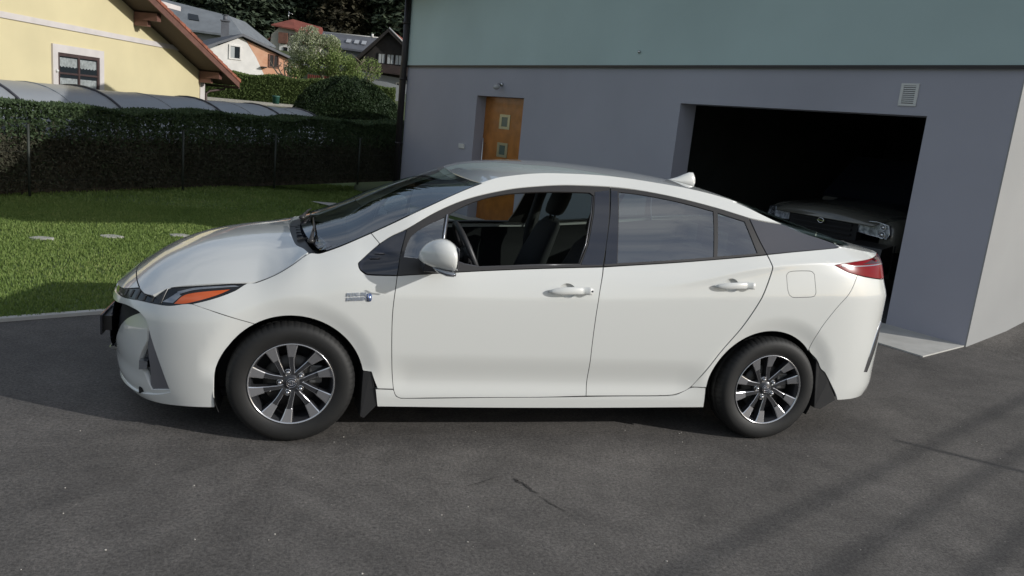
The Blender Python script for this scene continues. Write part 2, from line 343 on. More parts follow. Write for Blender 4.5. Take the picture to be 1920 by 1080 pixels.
LP=[tuple(p) for p in lawn_poly]
blades('grass',170000,LP,m_grass,box=(-6,.6,0.,8.5),h=(.014,.036),wid=.007)
blades('grass',50000,LP,m_grass,box=(-6.5,2.5,8,15.5),h=(.02,.05),wid=.009)
# ---- leaf cards filling a volume
def leaves(name,pts,size,m,parent=None,up=.3,kind='stuff',asp=.55,nrm=None):
    n=len(pts); P=np.asarray(pts,float); s=size*rng.uniform(.6,1.3,n)[:,None]
    A=rng.normal(size=(n,3)); A/=np.linalg.norm(A,axis=1)[:,None]; B_=rng.normal(size=(n,3)); B_[:,2]+=up
    if nrm is not None:
        N_=nrm+rng.normal(size=(n,3))*.45; A=np.cross(N_,B_); A/=np.linalg.norm(A,axis=1)[:,None]+1e-9; B_=np.cross(A,N_)
    else: B_-=A*np.sum(A*B_,1)[:,None]
    B_/=np.linalg.norm(B_,axis=1)[:,None]+1e-9
    v=np.stack([P-B_*s*.5,P+A*s*asp*.5,P+B_*s*.5,P-A*s*asp*.5],1).reshape(-1,3)
    return tri_mesh(name,v,n,4,m,kind,parent)
# ================================================================ HOUSE AT THE DRIVE
m_low=mat('m_plaster_lilac',(.37,.37,.42),.9,var=.07,vscale=.45,bump=.25,bscale=260,bdist=.003)
m_up=mat('m_plaster_green',(.47,.59,.58),.9,var=.06,vscale=.5,bump=.2,bscale=260,bdist=.003)
m_side=mat('m_plaster_white',(.325,.325,.32),.9,var=.05,vscale=.8,bump=.25,bscale=240,bdist=.003)
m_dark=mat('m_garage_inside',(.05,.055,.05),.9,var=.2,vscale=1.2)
m_metal_dk=mat('m_dark_metal',(.035,.03,.03),.45,.3)
m_white=mat('m_white_paint',(.62,.62,.60),.5)
m_steel=mat('m_steel',(.55,.55,.55),.25,1)
m_blackglass=mat('m_dark_pane',(.02,.025,.03),.08,spec=.6)
FR=Matrix(((HD.x,HN.x,0,HA.x),(HD.y,HN.y,0,HA.y),(0,0,1,0),(0,0,0,1)))   # local (s,q,z)
house=empty('house',(HA.x,HA.y,0),'two-tone house with lilac-grey ground floor, green upper floor, open garage and wooden door','house')
def hpart(mb,name,m,kind=None,parent=None,bevel=0):
    o=mb.build(name,m,parent or house,kind,bevel)
    me=o.data; mw=Matrix.Translation(-Vector((HA.x,HA.y,0))) if True else None
    for v in me.vertices: v.co=(FR@v.co)-Vector((HA.x,HA.y,0))
    bm=bmesh.new(); bm.from_mesh(me); bmesh.ops.recalc_face_normals(bm,faces=bm.faces[:]); bm.to_mesh(me); bm.free(); return o
T=.30; ZB_=2.622; SL=12.32
g0,g1,gz=.82,4.205,2.155; d0,d1,dz=7.87,9.40,2.105
b=MB()
b.box((0,-T,-.3),(g0,0,ZB_)).box((g0,-T,gz),(g1,0,ZB_)).box((g1,-T,-.3),(d0,0,ZB_)).box((d0,-T,dz),(d1,0,ZB_)).box((d1,-T,-.3),(SL,0,ZB_))
hpart(b,'lower_wall',m_low)
b=MB(); b.box((0.002,-9,-.3),(.30,-T-.002,ZB_)); b.box((-.014,-9,-.3),(-.0006,-.0006,ZB_-.003)); hpart(b,'side_wall',m_side)
b=MB(); b.box((SL-.3,-9,-.3),(SL-.002,-T-.002,ZB_)); b.box((.3,-9,-.3),(SL-.3,-8.7,ZB_)); hpart(b,'rear_wall',m_side)
# upper floor stands 3 cm proud with a drip edge
b=MB(); b.box((-.03,-9.03,ZB_+.002),(SL+.03,.032,4.10)); hpart(b,'upper_wall',m_up)
b=MB(); b.box((-.032,.034,ZB_-.012),(SL+.032,.040,ZB_+.022)); hpart(b,'drip_edge',m_metal_dk)
m_rooft=mat('m_roof_dark',(.07,.06,.06),.8,bump=.5,bscale=12)
b=MB()
b.prism([(-1.45,0,4.25),(SL/2,0,7.6),(SL+.22,0,4.4),(SL+.22,0,4.62),(SL/2,0,7.85),(-1.45,0,4.47)],(0,0,0)) if False else None
prof=[(-1.45,4.22),(SL/2,4.90),(SL+.22,4.10),(SL+.22,4.35),(SL/2,5.15),(-1.45,4.45)]
b.prism([(s,.75,z) for s,z in prof],(0,-10.6,0)); hpart(b,'roof',m_rooft)
b=MB(); b.prism([(0,0.0,4.102),(SL,0.0,4.102),(SL,0,4.104),(SL/2,0.0,4.885),(0,0,4.33)],(0,-9,0)); hpart(b,'gable_wall',m_up)
# garage inside
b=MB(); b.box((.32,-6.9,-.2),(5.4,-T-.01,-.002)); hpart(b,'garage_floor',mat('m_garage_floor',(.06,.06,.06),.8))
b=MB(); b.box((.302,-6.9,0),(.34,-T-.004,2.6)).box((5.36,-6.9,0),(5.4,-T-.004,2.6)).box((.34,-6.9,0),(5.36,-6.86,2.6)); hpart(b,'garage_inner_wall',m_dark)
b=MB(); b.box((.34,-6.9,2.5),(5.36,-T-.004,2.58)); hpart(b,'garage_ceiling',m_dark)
gd=MB();
for k in range(4): gd.box((g0+.02,-1.9-k*.62,2.36),(g1-.02,-1.3-k*.62,2.40))
hpart(gd,'garage_door',mat('m_door_raised',(.10,.115,.11),.55))
b=MB(); b.box((g0-.05,-3.9,2.33),(g0-.01,-.42,2.36)).box((g1+.01,-3.9,2.33),(g1+.05,-.42,2.36)).box((g0,-.40,gz+.02),(g1,-.34,gz+.16)); hpart(b,'door_rail',m_metal_dk)
# entrance door
m_wood=mat('m_orange_wood',(.38,.14,.025),.42,var=.18,vscale=5,coat=.2)
ed=MB(); ed.box((d0,-.26,-.24),(d1,-.205,dz)); edo=hpart(ed,'front_door',m_wood,bevel=.002)
for k,nm in ((0,'top'),(1,''),(2,'')):
    zc=1.675-.505*k
    f_=MB(); s0,s1,z0,z1=8.53,8.87,zc-.13,zc+.13
    f_.box((s0,-.204,z0),(s1,-.195,z0+.045)).box((s0,-.204,z1-.045),(s1,-.195,z1)).box((s0,-.204,z0+.046),(s0+.075,-.195,z1-.046)).box((s1-.075,-.204,z0+.046),(s1,-.195,z1-.046))
    hpart(f_,'door_window_frame',mat('m_brushed',(.42,.42,.30),.35,.6) if k==0 else bpy.data.materials['m_brushed'],None,edo)
    f_=MB(); f_.box((s0+.076,-.2039,z0+.046),(s1-.076,-.201,z1-.046)); hpart(f_,'door_window_pane',mat('m_frost',(.10,.14,.12),.25) if k==0 else bpy.data.materials['m_frost'],None,edo)
h_=MB(); h_.tube([(9.29,-.15,.25),(9.29,-.15,1.34)],.014,10); h_.tube([(9.29,-.15,.65),(9.29,-.205,.65)],.008); h_.tube([(9.29,-.15,1.25),(9.29,-.205,1.25)],.008); hpart(h_,'door_handle',m_steel,None,edo)
h_=MB(); h_.box((d0,-.199,-.28),(d1,-.0,-.17)); hpart(h_,'door_step',m_conc)
# vent with slats
v_=MB(); v_.box((.955,.001,2.245),(1.145,.012,2.268)).box((.955,.001,2.447),(1.145,.012,2.468)).box((.955,.001,2.269),(.985,.012,2.446)).box((1.115,.001,2.269),(1.145,.012,2.446)); v_.box((.985,.0008,2.268),(1.115,.002,2.447))
vo=hpart(v_,'wall_vent',m_white); vo['label']='white slatted vent grille above the garage corner'
md_=mat('m_vent_dark',(.03,.03,.03),.8)
b=MB(); b.box((.985,.0021,2.269),(1.115,.003,2.446)); hpart(b,'vent_opening',md_,None,vo)
for k in range(9):
    s_=MB(); z=2.276+k*.0192; s_.prism([(.986,.003,z+.011),(.986,.011,z),(.986,.012,z+.003),(.986,.004,z+.014)],(.128,0,0)); hpart(s_,'slat',m_white,None,vo)
# wall lamp over the door
l_=MB(); l_.tube([(8.58,.0,2.315),(8.58,.035,2.315)],.035,14); l_.tube([(8.58,.03,2.315),(8.58,.10,2.325),(8.58,.11,2.30)],.009); lo=hpart(l_,'wall_lamp',m_steel)
l_=MB(); l_.lathe_y([(0,0),(.05,.01),(.06,.03),(.045,.07),(0,.085)],16) if False else l_.ball((8.58,.12,2.26),(.06,.06,.045)); hpart(l_,'lamp_shade',mat('m_lampglass',(.45,.45,.45),.2),None,lo)
s_=MB(); s_.box((9.69,.001,1.10),(9.90,.022,1.19)); hpart(s_,'bell_panel',m_white,bevel=.004)
s_=MB(); s_.ball((5.09,.045,2.825),.022); s_.tube([(5.09,.03,2.825),(5.09,.05,2.825)],.012); hpart(s_,'wall_sensor',m_steel)
# downpipe with brackets
p_=MB(); p_.tube([(12.33,.085,4.09),(12.33,.085,2.75),(12.35,.085,2.55),(12.35,.085,.0)],.07,14); dp=hpart(p_,'downpipe',m_metal_dk)
for z in (1.0,2.35,3.5):
    k_=MB(); k_.lathe_y([(.074,0)],3) if False else k_.tube([(12.34,.085,z-.02),(12.34,.085,z+.02)],.085,14); k_.box((12.31,.0,z-.012),(12.37,.05,z+.012)); hpart(k_,'pipe_bracket',m_metal_dk,None,dp)
# ================================================================ HEDGE + FENCE
def frame2(p,dv):
    dv=Vector(dv).normalized(); nv=Vector((dv.y,-dv.x)); return lambda s,q,z: Vector((p[0]+dv.x*s+nv.x*q,p[1]+dv.y*s+nv.y*q,z))
hgf=frame2((-3.984,8.338),(.652,.758))       # q positive towards the camera
m_hedge=leaf_mat('m_hedge',(.038,.062,.028),(.070,.105,.046),(.09,.125,.06),.6,1.4,.25)
m_twig=mat('m_twig',(.10,.075,.055),.9,var=.3,vscale=4,bump=.6,bscale=20,bdist=.02)
hedge=empty('hedge',(-3.984,8.338,0),'long dark clipped thuja hedge along the back edge of the lawn','hedge')
def H3(s,q,z): p=hgf(s,q,z); return (p.x+3.984,p.y-8.338,p.z)
n=190000; S=rng.uniform(-7,10.6,n); Z=rng.uniform(.03,1,n); top=1.20+.012*(S+6)+.03*np.sin(S*2.1)+.02*np.sin(S*5.3)
Z=Z**.75*top; qf=np.where(rng.uniform(size=n)<.62,-.02-np.abs(rng.normal(0,.05,n)),-rng.uniform(0,.75,n)); qf=qf+.05*np.sin(S*3.1+Z*4)
thin=(np.abs(Z-.93*top/1.22)<.13)&(np.sin(S*19)+np.sin(S*43+1)+np.sin(Z*60)+rng.normal(0,1.0,n)>.6); low=(Z<.75)&(rng.uniform(size=n)<.25)
k=~(thin|low); P=np.array([H3(s,q,z) for s,q,z in zip(S[k],qf[k],Z[k])]); br=(P[:,2]+rng.normal(0,.10,len(P)))<.86
leaves('hedge_foliage',P[~br],.055,m_hedge,hedge,asp=.5); m_hbr=leaf_mat('m_hedge_inner',(.045,.045,.030),(.072,.068,.045),(.06,.082,.042),.8,2.2,.15); leaves('hedge_inner_twigs',P[br],.06,m_hbr,hedge,asp=.3)
n=42000; S=rng.uniform(-7,10.6,n); top=1.20+.012*(S+6)+.03*np.sin(S*2.1)+.02*np.sin(S*5.3); P=np.array([H3(s,-rng.uniform(-.03,.78),t_+abs(rng.normal(0,.018))-.03) for s,t_ in zip(S,top)]); leaves('hedge_top_shoots',P,.05,m_hedge,hedge,up=1.5,asp=.4)
b=MB()
for s in np.arange(-6.8,10.5,.33):
    s+=rng.uniform(-.08,.08); a=H3(s,-.38,0); c_=H3(s+rng.uniform(-.1,.1),-.36,.6); e=H3(s+rng.uniform(-.15,.15),-.35,1.1); b.tube([a,c_,e],[.03,.022,.008],6)
    for k in range(5):
        z=rng.uniform(.1,.9); q=rng.uniform(.22,.36); b.tube([H3(s,-.38,z),H3(s+rng.uniform(-.2,.2),-.38+q,z+.15)],[.010,.004],4)
b.build('hedge_stem',m_twig,hedge,'stuff')
b=MB(); 
for s in np.arange(-7,10.5,.7): b.loft([[H3(s,-.66,0),H3(s,-.22,0),H3(s,-.26,.78),H3(s,-.55,.78)],[H3(s+.71,-.66,0),H3(s+.71,-.22,0),H3(s+.71,-.26,.76),H3(s+.71,-.55,.76)]],sm=False)
b.build('hedge_core',mat('m_hedge_core',(.085,.072,.052),1,var=.4,vscale=9,bump=1,bscale=30,bdist=.05),hedge,'stuff')
fence=empty('wire_fence',(-3.984,8.338,0),'thin wire fence with slim grey posts in front of the dark hedge','fence')
m_post=mat('m_post',(.035,.04,.032),.6,.2)
for s in (.35,2.98,5.15,7.75,-2.3,-4.9):
    p_=MB(); p_.tube([H3(s,.10,0),H3(s,.10,1.02)],.019,8); p_.build('fence_post',m_post,fence)
for z in (.25,.65,1.02):
    p_=MB(); p_.tube([H3(-7,.10,z),H3(10,.10,z)],.0014,5); p_.build('fence_wire',m_post,fence)
# ================================================================ POOL ENCLOSURE
m_poly=mat('m_polycarbonate',(.25,.265,.28),.38,spec=.4,col2=(.29,.30,.31),vscale=.8,coat=.1,coatr=.25)
m_alu=mat('m_alu',(.30,.32,.34),.4,.5); m_rubber_seam=mat('m_seam',(.05,.05,.06),.6)
pool=empty('pool_enclosure',(-2.6,15.,0),'long low curved polycarbonate pool enclosure behind the dark hedge','pool enclosure')
def ridge(y):  # ridge point by distance
    t=(y-11.13)/(19.43-11.13); return Vector((-4.84+t*4.39,y,1.61-t*.19))
rd=(ridge(19.43)-ridge(11.13)); rd.z=0; rd.normalize(); rn=Vector((rd.y,-rd.x,0))
def arch(p,hw,h,n=20,th=0):
    out=[]
    for i in range(n+1):
        a=PI*i/n; out.append(p+rn*((hw+th)*math.cos(a))+Vector((0,0,(h+th)*math.sin(a)**.8-p.z*1.0))-Vector((2.6*-1,15,0)) if False else Vector((p.x,p.y,0))+rn*((hw+th)*math.cos(a))+Vector((0,0,(h+th)*abs(math.sin(a))**.85))-Vector((-2.6,15.,0)))
    return out
cuts=[6.5,8.7,10.6,12.55,15.42,17.72,19.6]; 
for i in range(len(cuts)-1):
    a,e=ridge(cuts[i]),ridge(cuts[i+1]); sh=1.625-.035*i; hw=1.55-.03*i
    b=MB(); A0=arch(a,hw,sh);E0=arch(e,hw,sh); n=len(A0); mid=[arch(a.lerp(e,t),hw,sh) for t in (0,.5,1)]
    V=[p for q in mid for p in q]; F=[(j*n+k,j*n+k+1,(j+1)*n+k+1,(j+1)*n+k) for j in range(2) for k in range(n-1)]
    b.add(V,F,0,True); 
    if i==len(cuts)-2: b.add(E0,[tuple(range(n))])
    b.build('arch_panel',m_poly,pool)
    r_=MB(); r_.tube(arch(e,hw,sh,24,.012),.022,6); r_.build('arch_frame',m_rubber_seam if i>=1 else m_alu,pool)
    for t in ((.5,)): r_=MB(); r_.tube(arch(a.lerp(e,t),hw,sh,24,.004),.009,6); r_.build('arch_rib',m_alu,pool)
# ================================================================ YELLOW HOUSE
YO=Vector((-2.99,21.9,0)); YD=Vector((-.35,-.937,0)).normalized(); YN=Vector((.937,-.35,0)).normalized()
YM=Matrix(((YD.x,YN.x,0,0),(YD.y,YN.y,0,0),(0,0,1,0),(0,0,0,1)))
yh=empty('yellow_house',tuple(YO),'pale yellow house with white trim and orange tiled roof behind the pool enclosure','house')
def ypart(mb,name,m,parent=None,kind=None,bevel=0,lab=None):
    o=mb.build(name,m,parent or yh,kind,bevel)
    for v in o.data.vertices: v.co=YM@v.co
    bm=bmesh.new(); bm.from_mesh(o.data); bmesh.ops.recalc_face_normals(bm,faces=bm.faces[:]); bm.to_mesh(o.data); bm.free()
    if lab: o['label']=lab
    return o
m_yel=mat('m_yellow_plaster',(.60,.525,.32),.9,var=.05,vscale=.8,bump=.2,bscale=120,bdist=.004)
m_tr=mat('m_trim_white',(.56,.52,.50),.85,var=.05,vscale=3)
m_brown=mat('m_brown_wood',(.055,.032,.03),.6,var=.2,vscale=6); m_fascia=mat('m_fascia',(.13,.060,.045),.6,var=.15,vscale=5)
m_tile=mat('m_tile_orange',(.25,.085,.05),.75,var=.3,vscale=2.5,bump=.3,bscale=40)
RS=.36; z_e=1.93     # roof underside slope / height at the eave end of the wall (s=0)
HWID=13.0; zr=lambda s: z_e+.22+RS*(s if s<HWID/2 else HWID-s)
gable=[(0,0,-.3),(HWID,0,-.3),(HWID,0,zr(HWID)),(HWID/2,0,zr(HWID/2)),(0,0,zr(0))]
b=MB(); b.prism([(s,-.25,z) for s,_,z in gable],(0,.25,0)); ypart(b,'wall',m_yel)
b=MB(); b.box((0,-9,-.3),(.25,-.252,z_e+.2)); ypart(b,'wall',m_yel)
b=MB(); b.box((.27,.002,2.70),(12.8,.030,2.82)); ypart(b,'string_course',m_tr)
b=MB(); b.box((-.02,.002,-.2),(.25,.030,2.19)); ypart(b,'corner_trim',m_tr)
# window with white surround
def ywin(s0,s1,z0,z1,border,lab):
    b=MB(); B_=border; b.box((s0-B_,.003,z1),(s1+B_,.045,z1+B_)).box((s0-B_,.003,z0-B_),(s1+B_,.045,z0)).box((s0-B_,.003,z0),(s0,.045,z1)).box((s1,.003,z0),(s1+B_,.045,z1)); w_=ypart(b,'window_surround',m_tr)
    if lab: w_['label']=lab
    b=MB(); t=.07; b.box((s0,.004,z0),(s0+t,.030,z1)).box((s1-t,.004,z0),(s1,.030,z1)).box((s0+t,.004,z0),(s1-t,.030,z0+t)).box((s0+t,.004,z1-t),(s1-t,.030,z1)); sm=(s0+s1)/2; b.box((sm-.03,.004,z0+t),(sm+.03,.030,z1-t)); zm=z1-.43; b.box((s0+t,.004,zm-.02),(sm-.03,.026,zm+.02)).box((sm+.03,.004,zm-.02),(s1-t,.026,zm+.02)); ypart(b,'window_frame',m_brown,w_)
    b=MB(); b.box((s0+t,.0035,z0+t),(sm-.03,.008,z1-t)); ypart(b,'window_pane',m_blackglass,w_)
    b=MB(); b.box((sm+.03,.0035,z0+t),(s1-t,.008,z1-t)); ypart(b,'window_pane',m_blackglass,w_)
    m_lace=bpy.data.materials.get('m_lace') or mat('m_lace',(.26,.28,.28),.9,var=.25,vscale=14)
    for (a,e) in ((s0+t,sm-.03),(sm+.03,s1-t)):
        for (zt,zb) in ((z1-t-.03,z1-t-.22),(zm-.10,max(z0+t,zm-.5))):
            n=26; v=[];f=[]
            for i in range(n+1):
                s=a+.02+(e-a-.04)*i/n; q=.0105+.0022*math.sin(i*1.9); v+=[(s,q,zt),(s,q,zb+.012*math.sin(i*1.3))]
            f=[(2*i,2*i+1,2*i+3,2*i+2) for i in range(n)]; c_=MB(); c_.add(v,f); ypart(c_,'curtain',m_lace,w_)
ywin(5.04,6.5,1.0,2.20,.165,None); ywin(1.7,2.95,3.92+.0,4.6,.13,None) if False else ywin(1.78,2.9,3.99-.0,4.3,.13,None) if False else None
b=MB(); b.box((1.45,.003,3.74),(3.1,.05,3.86)); ypart(b,'window_sill',m_tr)
k_=MB(); k_.ball((6.56,.06,1.81),.035); ypart(k_,'shutter_knob',m_white)
m_soffit=mat('m_soffit',(.075,.055,.04),.8)
# roof: two slopes with tiles along the verge, fascia boards, purlin ends
def roofpoly(off0,off1,s0,s1): pass
OV=.75
b=MB()
under=[(-.66,z_e+.02-.0),(HWID/2,zr(HWID/2)+.02)]
def zrf(s): return z_e+.24+RS*s
b.prism([(-.66,OV,zrf(-.66)),(HWID/2,OV,zrf(HWID/2)),(HWID/2,OV,zrf(HWID/2)+.13),(-.66,OV,zrf(-.66)+.13)],(0,-10.5,0)); ypart(b,'roof_boards',m_soffit)
b=MB(); b.prism([(HWID+.66,OV,zrf(-.66)),(HWID/2+.002,OV,zrf(HWID/2)),(HWID/2+.002,OV,zrf(HWID/2)+.13),(HWID+.62,OV,zrf(-.66)+.13)],(0,-10.5,0)); ypart(b,'roof_boards',m_soffit)
b=MB(); b.prism([(-.68,OV+.003,zrf(-.68)-.05),(HWID/2,OV+.003,zrf(HWID/2)-.05),(HWID/2,OV+.003,zrf(HWID/2)+.17),(-.68,OV+.003,zrf(-.68)+.17)],(0,.035,0)); ypart(b,'verge_board',m_fascia)
# verge tiles one by one (near slope), the rest of the roof in one part
tl=None
for i in range(26):
    s=-.72+i*.30; z=zrf(s)+.17; b=MB(); b.prism([(s,OV+.06,z+.045),(s,OV+.06,z-.05),(s+.33,OV+.06,z-.05+.33*RS),(s+.33,OV+.06,z+.02+.33*RS)],(0,-.34,0)); ypart(b,'verge_tile',m_tile)
b=MB()
for j in range(0,32):
    for i in range(26):
        s=-.72+i*.30; z=zrf(s)+.14; q=OV-.28-.3*j; b.add([(s,q,z+.045),(s,q-.29,z+.05),(s+.33,q-.29,z+.02+.33*RS),(s+.33,q,z+.015+.33*RS),(s,q,z),(s,q-.29,z)],[(0,1,2,3),(0,4,5,1)])
ypart(b,'roof_tiles',m_tile,None,'stuff')
b=MB(); b.prism([(HWID+.62,OV,zrf(-.66)+.135),(HWID/2+.002,OV,zrf(HWID/2)+.135),(HWID/2+.002,OV,zrf(HWID/2)+.2),(HWID+.62,OV,zrf(-.66)+.2)],(0,-10.5,0)); ypart(b,'roof_slope',m_tile)
for s in (.25,3.55,6.4):
    b=MB(); z=zrf(s); b.box((s-.09,.03,z-.20),(s+.09,OV-.12,z-.02)); b.box((s-.07,.03,z-.34),(s+.07,OV-.38,z-.20)); ypart(b,'purlin_end',m_fascia)
b=MB(); g=[(-.72+.07*math.cos(a),0,zrf(-.66)-.02+.07*math.sin(a)) for a in np.linspace(PI,2*PI,7)]
b.prism([(p[0],OV,p[2]) for p in g],(0,-10.4,0)); b.tube([(-.66,.35,1.90),(-.7,.30,1.80),(-.25,.06,1.70),(-.06,.05,1.62),(-.06,.05,-.2)],.035,8); ypart(b,'gutter',m_brown)
# ================================================================ FAR GARDEN, HOUSES AND WOOD
def at(x,y,z): return Vector((x,y,z))
m_hedge2=leaf_mat('m_hedge_sunlit',(.075,.11,.03),(.12,.165,.05),(.16,.20,.07),.7,.8,.25)
h2=empty('hedge',(-1,36.9,1.1),'sunlit light green clipped hedge in front of the white and orange house','hedge')
n=90000; t=rng.uniform(0,1,n); X=-5.2+9.2*t; Y=37.9-2.4*t; base=1.15+.4*t; top=2.62+.06*np.sin(X*3)+.07*t; Z=base+(top-base)*rng.uniform(0,1,n)**.8
k=rng.uniform(size=n)<.75; Yq=np.where(k,Y+rng.normal(0,.05,n),Y+rng.uniform(0,1.1,n)); Z=np.where(k,Z,top+rng.normal(0,.03,n))
leaves('hedge_foliage',np.stack([X+1,Yq-36.9,Z-1.1],1),.075,m_hedge2,h2)
b=MB(); b.prism([(-5.2+1,38.1-36.9,-.1),(4+1,35.75-36.9,-.1),(4+1,36.5-36.9,-.1),(-5.2+1,38.85-36.9,-.1)],(0,0,1.55)); b.build('hedge_core',m_twig,h2)
# gravel border before it
m_grav=mat('m_gravel',(.34,.31,.25),.9,col2=(.45,.42,.35),vscale=9,bump=.6,bscale=30,bdist=.03)
b=MB(); b.prism([(-5.6,36.9,1.22),(2.6,34.7,1.34),(2.6,35.2,1.42),(-5.6,37.5,1.36)],(0,0,.05)); b.build('gravel_border',m_grav,None,'structure')
b=MB(); b.prism([(-6,36.2,1.10),(2.6,33.8,1.12),(2.6,34.7,1.3),(-6,36.9,1.2)],(0,0,.03)); b.build('verge',m_ground,None,'structure')
b=MB(); b.lathe_y([(0,0)],3) if False else b.tube([(0,0,0),(0,0,.30),(0,0,.31),(0,0,.36)],[.14,.16,.18,.17],12); o=b.build('garden_bin',mat('m_green_bin',(.03,.10,.08),.5)); o.location=(-1.40,34.5,1.42); tag(o,'small dark green bin in front of the sunlit far hedge','bin')
# dark rounded bush right behind the front hedge
m_bush=leaf_mat('m_bush',(.013,.027,.010),(.027,.048,.017),(.042,.064,.024),.6,1.2,.2)
bu=empty('bush',(1.15,21.2,.1),'big dark rounded evergreen bush behind the hedge beside the house','shrub')
def dome(n,rx,ry,rz,shell=.07):
    a=rng.uniform(0,2*PI,n); c_=rng.uniform(-.1,1,n); s=np.sqrt(1-np.clip(c_,0,1)**2); k=1-np.abs(rng.normal(0,shell,n)); lump=1+.025*np.sin(a*5+c_*4)+.02*np.sin(a*9-c_*7)
    return np.stack([rx*s*np.cos(a)*k*lump,ry*s*np.sin(a)*k*lump,rz*np.clip(c_,0,1)**.75*k*lump],1)
P=dome(120000,1.80,1.6,2.38); leaves('bush_foliage',P,.06,m_bush,bu); b=MB(); b.ball((0,0,.4),(1.45,1.3,1.45),20,12); b.build('bush_core',bpy.data.materials['m_hedge_core'],bu)
b=MB(); [b.tube([(q*.3,0,-.2),(q*.5,.1,.5)],[.06,.04],6) for q in (-1,0,1)]; b.build('stem',m_twig,bu)
# blossoming tree
m_bl=leaf_mat('m_young_leaf',(.12,.17,.05),(.21,.27,.09),(.33,.37,.18),.7,1.0,.35); m_flower=leaf_mat('m_blossom',(.22,.26,.13),(.38,.41,.27),(.62,.62,.50),.8,1.0,.4)
m_bark=mat('m_bark',(.12,.10,.075),.9,var=.3,vscale=9); m_palebark=mat('m_bark_pale',(.22,.19,.13),.9,var=.3,vscale=9)
tr=empty('blossoming_tree',(1.0,42.8,2.2),'loose young green fruit tree with white blossom on its upper left side','tree')
b=MB(); tips=[]
for i in range(9):
    a=rng.uniform(0,2*PI); bx=rng.uniform(-.7,.7); p=Vector((bx,rng.uniform(-.3,.3),-.1)); q=p+Vector((rng.uniform(-.1,.3),0,.9)); pts=[p,q]; rads=[.06,.045]
    e=Vector((bx*1.8+rng.uniform(-1.0,1.0),rng.uniform(-1,1),rng.uniform(1.6,2.7))); pts.append(q.lerp(e,.5)+Vector((rng.uniform(-.15,.15),0,.1))); pts.append(e); rads+=[.03,.01]; b.tube(pts,rads,6); tips.append(e)
    for k in range(5):
        s=q.lerp(e,rng.uniform(.1,.9)); t_=s+Vector((rng.uniform(-.7,.7),rng.uniform(-.6,.6),rng.uniform(.1,.7))); b.tube([s,t_],[.018,.005],5); tips.append(t_)
b.build('trunk',m_palebark,tr)
def crown(n,c,r): 
    P=rng.normal(size=(n,3)); P/=np.linalg.norm(P,axis=1)[:,None]; P*=rng.uniform(.3,1,n)[:,None]**.5; return P*np.array(r)+np.array(c)
cl=[((-.5,0,1.9),(1.45,1.1,1.0)),((-1.4,0,2.3),(.85,.8,.85)),((.5,0,1.6),(1.1,1,.8)),((-1.7,.1,1.2),(.65,.7,.6)),((1.3,0,1.2),(.65,.7,.6)),((-1.1,0,3.0),(.6,.6,.5)),((-.1,0,2.7),(.7,.6,.45))]
P=np.concatenate([crown(int(3600*r[0]),c_,r) for c_,r in cl]); cid=np.sin(P[:,0]*6)+np.sin(P[:,2]*7+1)+np.sin(P[:,1]*5)+rng.normal(0,.8,len(P)); P=P[cid>-1.0]
fl=(P[:,0]*-.8+(P[:,2]-1.9)*1.3+rng.normal(0,.45,len(P)))>.6
leaves('crown',P[~fl],.12,m_bl,tr); leaves('blossom',P[fl],.11,m_flower,tr)
# twiggy small tree right of it, bare pruned tree before the orange wall
def bare(name,loc,label,h,m,n=7,sp=.5):
    o=empty(name,loc,label,'tree'); b=MB()
    b.tube([(0,0,-.3),(0,0,.15*h)],[.07,.06],7)
    for i in range(n):
        a=-1+2*i/(n-1); p0=Vector((0,0,.12*h)); p1=Vector((a*sp*.7,rng.uniform(-.2,.2),h*.35)); p2=Vector((a*sp*1.1,rng.uniform(-.2,.2),h*rng.uniform(.6,.8))); p3=p2+Vector((rng.uniform(-.2,.2),0,h*.25)); b.tube([p0,p1,p2,p3],[.06,.045,.035,.025],6)
        for k in range(3): s=p1.lerp(p3,rng.uniform(.2,1)); b.tube([s,s+Vector((rng.uniform(-.3,.3),rng.uniform(-.1,.1),rng.uniform(.05,.3)))],[.022,.01],5)
    b.build('branches',m,o); return o
bare('pruned_tree',(-1.3,46.6,2.7),'bare brown pruned tree in front of the orange house wall',1.15,m_bark,6,.75)
t2=empty('small_tree',(3.35,43.6,2.6),'small airy light green tree against the dark wooden chalet','tree'); b=MB()
for i in range(5): b.tube([(0,0,-.4),(rng.uniform(-.3,.3),0,.6),(rng.uniform(-.7,.6),rng.uniform(-.3,.3),1.5)],[.04,.03,.008],5)
b.build('trunk',m_palebark,t2); P=crown(900,(-.1,0,1.15),(.75,.6,.7)); leaves('crown',P,.11,m_bl,t2)
# ---- far houses: parts placed in world metres
def hs(name,loc,label): return empty(name,loc,label,'house')
def wp(h,mb,name,m,parent=None,kind=None,lab=None):
    o=mb.build(name,m,parent or h,kind); l=h.location
    for v in o.data.vertices: v.co-=l
    o.data.update()
    if lab: o['label']=lab
    return o
def quadp(c,thick=(0,.15,0)):
    b=MB(); b.prism(c,thick); return b
m_wht=mat('m_render_white',(.66,.64,.61),.9,var=.06,vscale=2); m_org=mat('m_render_orange',(.50,.25,.15),.9,col2=(.56,.33,.22),vscale=2)
m_rg=mat('m_roof_grey',(.105,.11,.125),.6,var=.12,vscale=2); m_rgl=mat('m_roof_grey_light',(.17,.185,.20),.6,var=.1,vscale=1.5); m_red=mat('m_roof_red',(.19,.055,.04),.8,var=.15,vscale=1.5)
m_dkw=mat('m_dark_timber',(.016,.013,.012),.8,var=.3,vscale=3); m_brw=mat('m_timber_brown',(.14,.065,.045),.8,var=.2,vscale=3); m_grw=mat('m_render_grey',(.26,.27,.28),.9,var=.06,vscale=2)
D=Vector((.24,.97,0))
